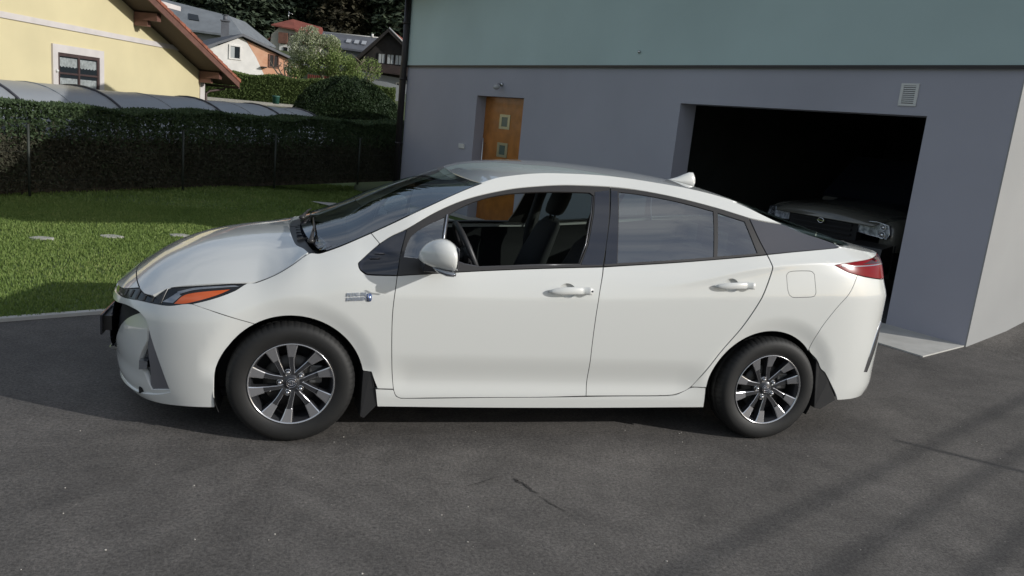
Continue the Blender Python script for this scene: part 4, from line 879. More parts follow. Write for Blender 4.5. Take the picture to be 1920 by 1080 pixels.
# headlamp
amber=[(-.540,.681),(-.512,.722),(-.470,.741),(-.400,.758),(-.303,.776),(-.349,.749),(-.424,.715),(-.49,.690)]
hl=panel('headlight',headtop+headbot,B,m_lens,mirror=True,off=-.003,rim=.03,gap=.0012,holes=[amber],hgap=-.0003,step=.02)
panel('turn_signal',amber,B,m_amber,parent=hl[0],mirror_parent=hl[1],mirror=True,off=-.004,rim=.004,gap=.0003,step=.02)
ch=[(-.540,.722),(-.47,.752),(-.38,.771),(-.29,.786),(-.262,.789),(-.29,.792),(-.38,.779),(-.47,.762),(-.545,.735)]
panel('headlight_strip',ch,B,m_lensc,parent=hl[0],mirror_parent=hl[1],mirror=True,off=-.0005,rim=.002,gap=.0003,step=.02)
gl=[(-.60,.678),(-.545,.683),(-.518,.722),(-.545,.730),(-.575,.70)]
panel('headlight_corner',gl,B,m_lensc,parent=hl[0],mirror_parent=hl[1],mirror=True,off=-.0008,rim=.002,gap=.0003,step=.02)
for i in range(6):
    u0=-.60-.052*i; b=[(u0,lerp(u0,[-.906,-.6],[.642,.672])),(u0-.012,lerp(u0,[-.906,-.6],[.640,.668])),(u0-.014,lerp(u0,[-.906,-.6],[.662,.732])),(u0-.002,lerp(u0,[-.906,-.6],[.664,.736]))]
    panel('led_divider',b,B,m_trim,parent=hl[0],mirror_parent=hl[1],mirror=True,off=.0015,rim=.006,gap=.0,step=.02,sm=False)
# fender
sail_f=[(.40,1.040),(.343,.989),(.304,.954),(.296,.945),(.300,.925),(.313,.908),(.345,.893),(.489,.896)]
fend=hoodside[:]+[(.110,GZ(.11)-.004),(.2,GZ(.2)-.003),(.28,GZ(.28)-.003),(.357,GZ(.357)-.003)]+sail_f+gapF[1:5]+[(.42,.293)]
fend=fend[:-1]+[(.430,.293),(.41,.34),(.393,.385),(.352,.388)]+circ_arc(*AF,14,120,24)+[(-.1844,.6169),(-.339,.664),(-.455,.693),(-.368,.728),(-.285,.770)]
panel('front_wing',fend,B,m_paint,mirror=True,step=.02)
# white roof rail with A pillar
rail=[(.357,GZ(.357)-.003)]+[(x,GZ(x)-.003) for x in np.linspace(.45,2.6,20)]+[(2.722,1.274),(2.60,1.284)]+wintop[::-1]
panel('roof_rail',rail,B,m_paint,mirror=True,step=.024,rim=.02)
# sill
sill=[(.436,.19),(.42,.290),(.513,.287),(.530,.25),(.56,.237),(1.0,.248),(1.578,.257),(2.02,.264),(2.12,.272),(2.215,.318),(2.300,.318),(2.312,.196),(1.6,.188),(1.0,.186)]
panel('sill',sill,B,m_paint,mirror=True,rim=.05)
# doors
fd=[(.489,.896)]+[(x,lerp(x,[p[0] for p in belt],[p[1] for p in belt])-.002) for x in (.7,.95,1.25)]+[(1.588,.990)]+gapB[1:]+[(1.3,.252),(1.0,.248),(.7,.243)]+gapF[:0:-1]
def cup(u0,z0,k): return [(u0+.105+.0468*k*math.cos(a),z0+.014+.039*k*math.sin(a)) for a in np.linspace(0,2*PI,24,endpoint=False)]
fd_=panel('front_door',fd,B,m_paint,mirror=True,step=.016,holes=[cup(1.282,.846,1)],hgap=0,rim=.004)
rd=[(1.590,.990),(1.958,1.029),(2.246,1.064),(2.569,1.107)]+rdB[::-1][1:]+[(1.8,.265)]+gapB[:0:-1]
rd_=panel('rear_door',rd,B,m_paint,mirror=True,step=.016,holes=[cup(2.238,.918,1)],hgap=0,rim=.004,creases=CREASE)
# black frames
open1=[(.752,1.206),(.831,1.251),(.948,1.297),(1.096,1.330),(1.308,1.353),(1.535,1.364),(1.562,1.350),(1.545,1.259),(1.5,1.094),(1.458,1.000),(1.196,.985),(.91,.962),(.826,.972),(.722,.998),(.735,1.105)]
fixed=[(.520,.985),(.530,1.03),(.560,1.092),(.634,1.145),(.727,1.190),(.716,1.105),(.703,1.005),(.61,.985)]
ffr=[(.489,.899),(.505,1.0),(.534,1.119)]+wintop[3:9]+[(1.664,1.401),(1.645,1.26),(1.612,1.10)]+belt[3:0:-1]
wf=panel('window_frame',ffr,B,m_trim,mirror=True,step=.03,holes=[open1,fixed],hgap=0,gap=.0015,parent=fd_[0],mirror_parent=fd_[1])
bp=[(1.464,.996),(1.508,1.094),(1.553,1.259),(1.572,1.368),(1.655,1.383),(1.640,1.26),(1.608,1.10),(1.585,.996)]
panel('pillar_cover',bp,B,m_black,mirror=True,off=.0025,rim=.003,gap=.0,step=.03,parent=fd_[0],mirror_parent=fd_[1],sm=False)
panel('sail_panel',[(.400,1.037),(.343,.987),(.304,.952),(.298,.943),(.302,.925),(.315,.911),(.345,.897),(.488,.899),(.503,1.0),(.532,1.116),(.46,1.080)],B,m_black,mirror=True,step=.03,gap=.0012)
b=MB()
for (u,z,l) in ((.375,.992,.050),(.352,.970,.050)):
    p=Vector(B(u,z)); q=Vector(B(u+l,z+.004)); b.tube([p-Vector((0,.004,0)),q-Vector((0,.004,0))],.004,6)
cpart(b,'sail_louvre',m_greytrim,mirror=True)
panel('quarter_glass',fixed,B,g_ws,mirror=True,off=-.006,rim=0,gap=-.002,parent=fd_[0],mirror_parent=fd_[1])
b=MB(); b.tube([Vector(B(.741,1.202))-Vector((0,.002,0)),Vector(B(.725,1.105))-Vector((0,.002,0)),Vector(B(.712,1.0))-Vector((0,.002,0))],.005,6); cpart(b,'window_channel',m_chrome,fd_[0])
b=MB(); b.tube([Vector(B(1.452,1.0))+Vector((0,.006,0)),Vector(B(1.496,1.10))+Vector((0,.006,0)),Vector(B(1.54,1.262))+Vector((0,.006,0)),Vector(B(1.555,1.345))+Vector((0,.006,0))],.0035,6); cpart(b,'window_channel',m_greytrim,fd_[0])
b=MB(); b.tube([Vector(B(x,z))+Vector((0,.004,0)) for x,z in ((.735,.996),(.83,.968),(.91,.958),(1.196,.980),(1.455,.995))],.004,6); cpart(b,'window_seal',m_greytrim,fd_[0])
rwin=[(1.712,1.380),(1.839,1.376),(2.059,1.354),(2.272,1.318),(2.240,1.078),(1.958,1.043),(1.672,1.014),(1.688,1.186)]
qwin=[(2.297,1.312),(2.463,1.276),(2.512,1.112),(2.262,1.082)]
rfr=[(1.668,1.401)]+wintop[9:]+[(2.53,1.19),(2.567,1.111)]+belt[5:2:-1]+[(1.618,1.10),(1.650,1.26)]
panel('window_frame',rfr,B,m_trim,mirror=True,step=.03,holes=[rwin,qwin],hgap=0,gap=.0015,parent=rd_[0],mirror_parent=rd_[1])
panel('pillar_cover',[(1.598,.998),(1.612,1.10),(1.648,1.26),(1.668,1.383),(1.705,1.383),(1.684,1.186),(1.667,1.010)],B,m_black,mirror=True,off=.0025,rim=.003,gap=0,step=.03,parent=rd_[0],mirror_parent=rd_[1],sm=False)
panel('window_glass',rwin,B,g_dark,mirror=True,off=-.005,rim=0,gap=-.003,parent=rd_[0],mirror_parent=rd_[1])
panel('quarter_glass',qwin,B,g_dark,mirror=True,off=-.005,rim=0,gap=-.003,parent=rd_[0],mirror_parent=rd_[1])
# far-side front window is wound up
fo=[(x,z) for x,z in open1]; gg=panel('window_glass',fo,B,g_clear,mirror=True,off=-.005,rim=0,gap=-.003,parent=fd_[1]); bpy.data.objects.remove(gg[0])
# belt mouldings
bl1=[(.492,.899)]+[(x,lerp(x,[p[0] for p in belt],[p[1] for p in belt])+.000) for x in (.7,.95,1.25)]+[(1.583,.992),(1.583,1.000),(1.25,.979),(.95,.955),(.7,.936),(.492,.915)]
panel('belt_moulding',bl1,B,m_trim,mirror=True,off=.004,rim=.006,gap=0,step=.03,parent=fd_[0],mirror_parent=fd_[1])
bl2=[(1.594,.993),(1.958,1.031),(2.246,1.066),(2.562,1.109),(2.56,1.118),(2.246,1.077),(1.958,1.042),(1.594,1.003)]
panel('belt_moulding',bl2,B,m_trim,mirror=True,off=.004,rim=.006,gap=0,step=.03,parent=rd_[0],mirror_parent=rd_[1])
# C panel in black
cp=[(2.500,1.293),(2.60,1.280),(2.722,1.270),(2.843,1.234),(2.969,1.200),(3.050,1.170),(2.802,1.138),(2.571,1.112),(2.536,1.19)]
panel('rear_pillar_cover',cp,B,m_greytrim,mirror=True,step=.03,gap=.0012)
# rear quarter
tl_=[(2.966,1.075),(3.062,1.097),(3.245,1.113),(3.40,1.122),(3.52,1.122)]; tb_=[(3.52,.98),(3.324,.988),(3.121,1.013),(3.015,1.038)]
fuel=[(2.687,1.005),(2.700,1.022),(2.73,1.030),(2.80,1.035),(2.852,1.034),(2.874,1.018),(2.884,.96),(2.892,.915),(2.885,.893),(2.86,.886),(2.80,.882),(2.742,.880),(2.715,.893),(2.700,.93)]
qp=[(2.573,1.109),(2.585,1.076),(2.595,1.03),(2.548,.882),(2.459,.709),(2.349,.544),(2.275,.419),(2.209,.322),(2.302,.322)]+[p for p in circ_arc(*AR,178,25,26)]
qp=[(2.573,1.109),(2.802,1.136),(3.055,1.168)]+[(x,GZ(x)-.004) for x in (3.1,3.2,3.3,3.4)]+[(3.52,1.128),(3.52,1.1225)]+tl_[::-1][1:]+tb_[::-1][:]+[]
qp=[(2.573,1.109),(2.802,1.136),(3.055,1.166),(3.2,GZ(3.2)-.004),(3.35,GZ(3.35)-.004),(3.52,GZ(3.52)-.003),(3.52,1.1225),(3.40,1.122),(3.245,1.113),(3.062,1.097),(2.966,1.075),(3.015,1.038),(3.066,1.022),(3.029,.933),(2.983,.837),(2.954,.716),(2.945,.64),(2.932,.566)]+circ_arc(*AR,42,178,24)+[(2.209,.322),(2.275,.419),(2.349,.544),(2.459,.709),(2.548,.882),(2.595,1.03),(2.586,1.076)]
panel('rear_wing',qp,B,m_paint,mirror=True,step=.016,holes=[fuel],hgap=.0,creases=CREASE)
panel('fuel_flap',fuel,B,m_paint,step=.016,gap=.003,creases=CREASE)
panel('fuel_flap_far',fuel,B,m_paint,step=.025,gap=.0,mirror=True) if False else None
tln=panel('tail_light',tl_+tb_,B,m_red_l,mirror=True,step=.025,gap=.0015,off=.002)
panel('tail_light_top',[(3.10,1.082),(3.245,1.111),(3.40,1.120),(3.515,1.120),(3.515,1.062),(3.3,1.078)],B,m_red_d,parent=tln[0],mirror_parent=tln[1],mirror=True,step=.03,gap=.001,off=.0035,rim=.002)
panel('tail_light_strip',[(2.99,1.071),(3.30,1.077),(3.515,1.060),(3.515,1.054),(3.30,1.071),(2.99,1.066)],B,m_lensc,parent=tln[0],mirror_parent=tln[1],mirror=True,step=.03,gap=.0,off=.0045,rim=.002)
panel('reverse_lamp',[(3.40,1.01),(3.515,1.005),(3.515,1.05),(3.42,1.052)],B,m_red_d,parent=tln[0],mirror_parent=tln[1],mirror=True,step=.03,gap=0,off=.0045,rim=.002)
rb=[(3.121,1.010),(3.324,.985),(3.52,.977),(3.849,.975),(3.849,.20),(3.55,.21),(3.40,.225),(3.199,.232),(3.080,.238),(3.030,.33),(2.992,.42),(2.977,.445),(2.962,.50),(2.948,.545),(2.932,.566),(2.945,.64),(2.954,.716),(2.983,.837),(3.029,.933),(3.066,1.022)]
panel('rear_bumper',rb,B,m_paint,mirror=True,step=.03)
rfp=[(3.225,.410),(3.262,.402),(3.305,.52),(3.350,.62),(3.385,.71),(3.345,.72),(3.285,.64),(3.245,.53)]
panel('rear_reflector',rfp,B,m_chrome,mirror=True,step=.02,gap=0,off=.003,rim=.006)
panel('tailgate',[(3.52,.978),(3.849,.978),(3.849,1.118),(3.52,1.118)],B,m_paint,mirror=True,step=.03,sm=False)
# --- top surfaces (x,y)
def both(P): return P+[(x,2*W-y) for x,y in P[::-1]]
hoodP=[(-.678,.225),(-.60,.215),(-.49,.172),(-.338,.131),(-.233,.112),(-.188,.108),(-.101,.106),(-.028,.114),(.055,.150),(.03,.24),(-.008,.34),(-.035,.53),(-.048,.70),(-.052,.87)]
hoodF=[(-.845,.87),(-.835,.70),(-.805,.52),(-.765,.37),(-.722,.275)]
hp_=hoodP; panel('bonnet',[*hoodP,*[(x,2*W-y) for x,y in hoodP[::-1]],*[(x,2*W-y) for x,y in hoodF[::-1]][::-1],*hoodF[0:]] if False else hoodF[::-1][::-1]+hoodP+[(x,2*W-y) for x,y in hoodP[::-1]]+[(x,2*W-y) for x,y in hoodF[::-1]],HT,m_paint,step=.035,gap=.002,rim=.02)
nf=[(-.955,.87),(-.948,.78),(-.925,.66),(-.895,.565),(-.857,.481),(-.800,.40),(-.759,.352),(-.69,.281)]
noseP=nf+[(-.700,.245),(-.723,.265),(-.768,.37),(-.808,.52),(-.838,.70),(-.848,.87)]
noseP=[(-.957,.88),(-.950,.78),(-.927,.66),(-.897,.570),(-.859,.486),(-.802,.405),(-.761,.357),(-.716,.304)]+hoodF[::-1][0:]+[]
nn=noseP[:-len(hoodF)]+[(x-.0005,y) for x,y in hoodF[::-1]]
panel('nose_panel',nn,HT,m_paint,step=.03,gap=.002,rim=.02,mirror=True)
# cowl, windscreen, roof, rear glass
wsb=[(.118,.150),(.075,.27),(.040,.42),(.018,.60),(.008,.76),(.005,.87)]
cowl=[(-.052,.87),(-.048,.70),(-.035,.53),(-.008,.34),(.03,.24),(.058,.152),(.118,.150)]+wsb[1:]
cw=panel('cowl',cowl+[],lambda x,y:(x,y,HT(min(x,.0),y)[2]-.022+max(0,x)*.25),m_trim,step=.03,gap=0,rim=0,mirror=True)
def rofp(xs,dy): return [(x,GY(x)+dy) for x in xs]
wsT=[(.926,GY(.926)+.006),(.905,.40),(.888,.60),(.880,.78),(.879,.87)]
wsP=wsb[::-1]+rofp(np.linspace(.18,.90,10),.006)+wsT
gws=panel('windscreen',wsb[::-1]+rofp(np.linspace(.18,.90,10),.004)+wsT+[(x,2*W-y) for x,y in wsT[::-1]]+[(x,2*W-y) for x,y in rofp(np.linspace(.18,.90,10),.004)[::-1]]+[(x,2*W-y) for x,y in wsb],GT,g_ws,step=.045,gap=.001,rim=0,off=-.002)
# dark printed border of the screen
def gband(name,outer,inner,m=m_black,off=-.001): return panel(name,outer+inner[::-1],GT,m,step=.03,gap=0,rim=0,off=off,mirror=True,parent=gws)
gband('screen_border',wsT,[(x-.045,y) for x,y in wsT])
gband('screen_border',rofp(np.linspace(.14,.92,12),.005),[(x,y+.022) for x,y in rofp(np.linspace(.14,.92,12),.0)])
gband('screen_border',wsb,[(x+.05,y+.012) for x,y in wsb])
xr_=list(np.linspace(.96,2.42,18))
rearT=[(2.45,GY(2.45)+.02),(2.33,.42),(2.285,.62),(2.275,.87)]
roofP=[(.882,.87),(.883,.78),(.891,.60),(.908,.40),(.930,GY(.93)+.006)]+rofp(xr_,.003)+rearT
roofF=roofP+[(x,2*W-y) for x,y in roofP[::-1]]
panel('roof',roofF,GT,m_paint,step=.04,gap=.0015,rim=.02)
xg=list(np.linspace(2.50,3.05,9)); rgB=[(3.12,GY(3.12)+.03),(3.26,.30),(3.36,.48),(3.42,.70),(3.43,.87)]
rgP=[(2.278,.87),(2.288,.62),(2.333,.42),(2.452,GY(2.45)+.02)]+rofp(xg,.004)+rgB
panel('rear_window',rgP+[(x,2*W-y) for x,y in rgP[::-1]],GT,g_dark,step=.04,gap=.001,rim=0,off=.001)
# deck behind the rear glass
edge=[]
for u in np.linspace(3.0,3.849,26):
    x,y,_=B(u,1.13); x,y,_=B(u,GZ(min(x,3.6))-.003); edge.append((x,y+.003))
def DK(x,y):
    d=min(math.hypot(x-a,y-e) for a,e in edge); return (x,y,GZ(min(x,3.6))-.002+.030*(1-math.exp(-d/.10)))
dk=[(3.06,GY(3.06)+.004)]+[e for e in edge if e[0]>3.08]+[(3.44,.875),(3.43,.70),(3.37,.48),(3.27,.30),(3.125,GY(3.12)+.034)]
panel('deck_spoiler',dk,DK,m_paint,step=.03,gap=.0015,rim=.02,mirror=True)

# shade of the panel gaps, given as thin dark tubes laid in them
m_joint_shade=mat('m_joint_shade',(.010,.010,.011),.7)
def seam(pts,f=B,r=.0024,off=-.0022,par=None,mir=True,sm=True):
    if f is B: f=Bn; pts=[(conv(u),z) for u,z in pts]
    P=smooth_poly(pts,5,38,False) if sm else [Vector(p) for p in pts]
    X=[]; 
    for p in P:
        n=surf_n(f,p.x,p.y)
        if f is HT or f is GT:
            if n.z<0: n=-n
        X.append(Vector(f(p.x,p.y))+n*off)
    b=MB(); b.tube(X,r,6); return cpart(b,'joint_shade_strip',m_joint_shade,par,mirror=mir)
for ps in (hoodside[1:],gapF,gapB,rdB[::-1][:]+[(2.02,.268),(1.8,.266),(1.578,.259)],[(1.578,.259),(1.3,.250),(1.0,.246),(.7,.241),(.555,.240)],[(-.455,.693),(-.339,.664),(-.1844,.6169)],[(.357,1.084),(.400,1.038)],[(.41,.292),(.513,.288)],[(2.209,.320),(2.303,.320)],headtop): seam(ps)
seam([(3.066,1.018),(3.029,.933),(2.983,.837),(2.954,.716),(2.945,.64),(2.932,.566)],r=.0012,off=-.003)
seam([fuel[i%len(fuel)] for i in range(len(fuel)+1)],mir=False,r=.0022)
seam([(-.684,.228)]+[(x-.0015,y) for x,y in hoodF[::-1]],HT,r=.0028,off=-.001)
panel('bonnet_gap_backing',[(-.93,.60),(-.76,.40),(-.6,.25),(-.3,.16),(0.,.16),(.05,.3),(-.0,.87),(-.93,.87)],HT,m_under,off=-.035,rim=0,gap=0,step=.06,mirror=True)  # black sheet added under the bonnet so its gaps show dark
# headliner, floor, firewalls
panel('headliner',[(x+.06 if x<1 else x,y+.03) for x,y in roofP]+[(x+.06 if x<1 else x,2*W-y-.03) for x,y in roofP[::-1]],GT,m_int,step=.06,off=-.035,rim=0,gap=0)
b=MB(); b.box((-.75,.28,.17),(3.35,1.48,.20)); b.box((.42,.12,.19),(2.24,1.64,.24)); cpart(b,'underfloor',m_under)
b=MB(); b.box((.36,.16,.24),(.40,1.60,.93)); b.box((3.0,.26,.3),(3.04,1.5,1.0)); cpart(b,'bulkhead',m_under)
# interior
b=MB(); b.loft([[Vector((.30,y,.93)),Vector((.62,y,1.0-.04*abs(y-.88))),Vector((.70,y,.93)),Vector((.74,y,.62)),Vector((.36,y,.50))] for y in (.17,.45,.88,1.3,1.59)],sm=False); b.loft([[Vector((.50,y,.95)),Vector((.60,y,1.06)),Vector((.72,y,1.03)),Vector((.74,y,.94))] for y in (.28,.45,.62)]); cpart(b,'dashboard',m_int)
m_wheelr=mat('m_steering',(.035,.035,.037),.45)
b=MB(); sc_=Vector((.925,.46,.955)); ax=Vector((.88,0,.42)).normalized(); t1=Vector((0,1,0)); t2=ax.cross(t1)
b.tube([sc_+(t1*math.cos(a)+t2*math.sin(a))*.178 for a in np.linspace(0,2*PI,33)],.0165,8); b.tube([sc_+t2*.17,sc_,sc_-t2*.17],.012,6); b.tube([sc_+t1*.17,sc_-t1*.17],.014,6); b.tube([sc_,sc_-ax*.25],.035,8); b.ball(sc_,(.03,.07,.06)); cpart(b,'steering_wheel',m_wheelr)
def seat(yc,xb,lab=None):
    b=MB(); R_=[]
    for (x,z,t_,w_) in ((xb-.50,.50,.07,.23),(xb-.30,.52,.08,.24),(xb-.06,.50,.08,.24),(xb+.02,.62,.075,.24),(xb+.10,.85,.065,.235),(xb+.17,1.03,.05,.20),(xb+.19,1.075,.03,.15)):
        k=(xb+.19-x); fl=x<xb-.04; R_.append([Vector((x+(0 if fl else t_*math.cos(a)),yc+w_*(abs(math.sin(a))**.6)*(1 if math.sin(a)>0 else -1) if not fl else yc+w_*(abs(math.cos(a))**.6)*(1 if math.cos(a)>0 else -1),z+(t_*math.sin(a) if fl else .02*math.cos(a)))) for a in np.linspace(0,2*PI,16,endpoint=False)])
    b.loft(R_[:3]); b.loft(R_[3:]); b.box((xb-.5,yc-.2,.24),(xb+.02,yc+.2,.46)); s_=cpart(b,'seat',m_seat)
    hx=xb+.20; b=MB(); R_=[]
    for z,w_,t_ in ((1.115,.085,.035),(1.13,.115,.05),(1.18,.128,.055),(1.24,.128,.055),(1.285,.115,.045),(1.30,.08,.03)): R_.append([Vector((hx+.35*(z-1.115)+t_*math.cos(a),yc+w_*math.copysign(abs(math.sin(a))**.7,math.sin(a)),z)) for a in np.linspace(0,2*PI,18,endpoint=False)])
    b.loft(R_); b.tube([(hx-.01,yc-.05,1.0),(hx+.0,yc-.05,1.13)],.007,6); b.tube([(hx-.01,yc+.05,1.0),(hx+.0,yc+.05,1.13)],.007,6); cpart(b,'headrest',m_seat,s_)
seat(.46,1.47); seat(1.30,1.47)
b=MB(); b.loft([[Vector((x,y,z)) for x,z in ((2.05,.30),(2.05,.52),(2.45,.50),(2.62,.98),(2.72,1.0),(2.66,.4))] for y in (.24,.6,.88,1.16,1.52)],sm=False); rs=cpart(b,'rear_bench',m_seat)
for y in (.45,.88,1.31):
    b=MB(); b.box((2.64,y-.11,1.0),(2.72,y+.11,1.13)); cpart(b,'headrest',m_seat,rs,bevel=.02)
b=MB(); b.tube([(1.60,.18,.35),(1.60,.18,.98),(1.63,.33,1.36)],[.05,.045,.03],8); cpart(b,'pillar',m_int,mirror=True)
# wheel housings
for cx,aa in ((0,AF),(2.665,AR)):
    for s in (0,1):
        b=MB(); n=48; V=[];F=[]
        for i in range(n+1):
            a=math.radians(-25+230*i/n); 
            for y in (.062,.30): V.append((aa[0]+.378*math.cos(a),y if not s else 2*W-y,aa[1]+.378*math.sin(a)))
        F=[(2*i,2*i+1,2*i+3,2*i+2) for i in range(n)]; b.add(V,F,0,True); b.add([(V[2*i+1]) for i in range(n+1)]+[(aa[0],V[1][1],.2)],[(i,i+1,n+1) for i in range(n)]); cpart(b,'wheel_housing',m_under)
# --- wheels
def tyre_mesh():
    b=MB(); prof=[(.206,.030),(.214,.022),(.228,.014),(.252,.008),(.276,.008),(.293,.015),(.304,.027),(.3115,.042),(.3155,.058),(.3165,.075),(.3165,.078),(.310,.079),(.310,.086),(.3168,.087),(.317,.115),(.3168,.143),(.310,.144),(.310,.151),(.3165,.152),(.3155,.172),(.304,.205),(.28,.222),(.24,.222),(.206,.205)]
    seg=360
    def rm(j,k): return -.0035 if (j in (6,7,8,9,10) and k%6==0) or (j in (13,14,15) and k%6==2) or (j in(18,19,20) and k%6==1) else (-.0012*math.sin(j*2.2) if j in (3,4,5) else 0)
    b.lathe_y(prof,seg,rmod=rm); return b
def ring2(b,r0,r1,y0_,y1_,seg=64,mi=0): b.lathe_y([(r0,y0_),(r1,y1_)],seg,mi=mi)
tyre_me=rim_me=None
m_edge=mat('m_spoke_edge',(.62,.62,.64),.18,.85)
def spoke_mesh(phi,sg):
    """one tapering spoke: machined plate outside, dark arm inside"""
    b=MB(); top=[];n=16
    rs_=[.034,.050,.070,.092,.115,.1375,.1376,.160,.182,.2045]
    L1=[];R1=[];Y=[];mi=[]
    for r_ in rs_:
        th=math.radians(phi+sg*lerp(r_,[.034,.06,.09,.13,.2045],[30,24,18.5,16,15])-5*(r_-.03)/.17+2)
        hw=lerp(r_,[.034,.07,.115,.1375,.1376,.17,.2045],[.010,.011,.0125,.0145,.0170,.0215,.0290])
        y=lerp(r_,[.034,.06,.12,.1375,.1376,.2045],[.052,.048,.044,.043,.0365,.024])
        c_=Vector((math.cos(th),0,math.sin(th))); t_=Vector((-math.sin(th),0,math.cos(th)))
        L1.append(c_*r_-t_*hw+Vector((0,y,0))); R1.append(c_*r_+t_*hw+Vector((0,y,0))); Y.append(y)
    m=len(rs_); V=[]
    for i in range(m):
        t_=(R1[i]-L1[i]); V+=[L1[i],R1[i],R1[i]+t_*.12+Vector((0,.030,0)),L1[i]-t_*.12+Vector((0,.030,0)),L1[i]+t_*.10-Vector((0,.0018,0)),R1[i]-t_*.10-Vector((0,.0018,0))]
    for i in range(m-1):
        a=i*6;c_=a+6; mi_=1 if rs_[i]>=.1376 else 0
        b.add([V[a+4],V[a+5],V[c_+5],V[c_+4]],[(0,1,2,3)],mi_); b.add([V[a],V[a+4],V[c_+4],V[c_]],[(0,1,2,3)],2); b.add([V[a+5],V[a+1],V[c_+1],V[c_+5]],[(0,1,2,3)],2)
        b.add([V[a+1],V[a+2],V[c_+2],V[c_+1]],[(0,1,2,3)]); b.add([V[a+3],V[a],V[c_],V[c_+3]],[(0,1,2,3)])
    return b
def wheel(cx,y,side,lab=None):
    def put(mb,name,ms,parent):
        o=mb if isinstance(mb,bpy.types.Object) else mb.build(name,ms,parent); return o
    root=None; b=MB(); b.lathe_y([(.2045,.0225),(.203,.030),(.196,.038),(.192,.06),(.186,.12),(.186,.19),(.20,.205)],96)
    w_=b.build('wheel',m_gun,car); w_.location=(cx-CL.x,(y-CL.y)*(1 if side==0 else -1),.315); w_.rotation_euler=(0,0,0 if side==0 else PI)
    tyre_mesh().build('tyre',m_rub,w_); b=MB(); b.lathe_y([(.2115,.026),(.2125,.018),(.209,.016),(.205,.0212),(.2043,.0224)],96); b.build('rim_lip',m_edge,w_)
    for phi in (37,109,181,253,325):
        for sg in (1,-1): spoke_mesh(phi,sg).build('spoke',[m_gun,m_sil,m_edge],w_)
    b=MB(); b.lathe_y([(0.001,.043),(.030,.043),(.034,.046),(.045,.052),(.070,.056),(.074,.075)],48); b.build('hub',m_gun,w_)
    b=MB(); b.lathe_y([(.001,.0395),(.024,.0395),(.0275,.0415),(.028,.045)],40,mi=0); b.build('centre_cap',m_black,w_)
    b=MB()
    def ell(rx,rz,dz,q): return [(rx*math.cos(a),q,dz+rz*math.sin(a)) for a in np.linspace(0,2*PI,25)]
    b.tube(ell(.0245,.0245,0,.039),.0012,5); b.tube(ell(.018,.0125,0,.0385),.0016,5); b.tube(ell(.0065,.012,0,.038),.0014,5); b.tube(ell(.013,.005,.0055,.038),.0013,5); b.build('wheel_emblem',m_chrome,w_)
    for phi in (37,109,181,253,325):
        a=math.radians(phi); b=MB(); c_=(.0565*math.cos(a),0,.0565*math.sin(a)); b.lathe_y([(.001,.034),(.007,.035),(.0098,.039),(.0105,.052)],12,cx=c_[0],cz=c_[2]); b.lathe_y([(.0135,.050),(.0150,.0465),(.0165,.052)],20,cx=c_[0],cz=c_[2]); b.build('lug_nut',m_chrome,w_)
    b=MB(); b.lathe_y([(.06,.088),(.062,.082),(.075,.080),(.138,.080),(.140,.09),(.138,.10)],64); b.build('brake_disc',m_disc,w_)
    b=MB(); b.box((.085,.070,-.01),(.150,.12,.085)); b.build('brake_caliper',mat('m_caliper',(.12,.12,.12),.5,.5) if 'm_caliper' not in bpy.data.materials else bpy.data.materials['m_caliper'],w_,bevel=.008)
    b=MB(); b.lathe_y([(.186,.135),(.06,.140),(.001,.14)],48); b.build('backing_plate',m_under,w_)
for cx in (0,2.7):
    for side in (0,1): wheel(cx,.012,side)
# mud flaps
for poly,ex in (([(.352,.400),(.392,.390),(.405,.34),(.436,.200),(.372,.120),(.352,.13)],0),([(2.962,.50),(2.975,.462),(3.002,.436),(3.012,.38),(3.072,.238),(3.018,.180),(2.99,.19)],1)):
    b=MB(); pts=[Vector(B(x,z))+Vector((0,.004,0)) for x,z in poly]; b.prism(pts,(-.02,.20,0)); cpart(b,'mud_flap',m_flap,mirror=True,bevel=.003)
# door handles
for u0,z0,dp,kh in ((1.282,.846,fd_,True),(2.238,.918,rd_,False)):
    f_=lambda u,z,o:Vector(B(u,z))+surf_n(B,u,z)*o
    b=MB(); rings=[]; 
    sl=(.872-.846)/.25*0+.03
    for t in np.linspace(0,1,15):
        u=u0+.25*t; zc=z0+.006+.012*t+(.004*math.sin(PI*t)); hz=.006+.013*min(1,t*4)**.6*min(1,(1-t)*14)**.5; ho=.008+.026*math.sin(PI*min(1,t*1.15+.02))**.5 if t<.85 else .034*min(1,(1-t)*16+.25)
        rings.append([f_(u,zc+hz*math.sin(a),ho+.007*math.cos(a)) for a in np.linspace(0,2*PI,12,endpoint=False)])
    b.loft(rings); h_=cpart(b,'door_handle',m_paint,dp[0],mirror=True,mirror_parent=dp[1])
    # finger recess
    b=MB(); n=24; cu,cz=u0+.105,z0+.014
    V=[f_(cu,cz,.001-.0)]+[]; rr=[(.25,-.020),(.6,-.018),(.85,-.012),(.96,-.004),(.985,-.0002)]
    V=[f_(cu,cz,-.019)]; F=[]
    for j,(q,o_) in enumerate(rr):
        for i in range(n): a=2*PI*i/n; V.append(f_(cu+.048*q*math.cos(a),cz+.040*q*math.sin(a),o_))
    F=[(0,1+i,1+(i+1)%n) for i in range(n)]+[(1+j*n+i,1+(j+1)*n+i,1+(j+1)*n+(i+1)%n,1+j*n+(i+1)%n) for j in range(len(rr)-1) for i in range(n)]
    b.add(V,F,0,True); cpart(b,'handle_cup',m_paint,dp[0],mirror=True,mirror_parent=dp[1])
    if kh: b=MB(); p=f_(u0+.232,z0+.019,.036); b.tube([p,p+Vector((0,-.006,0))],.006,12); cpart(b,'key_slot',m_greytrim,dp[0])
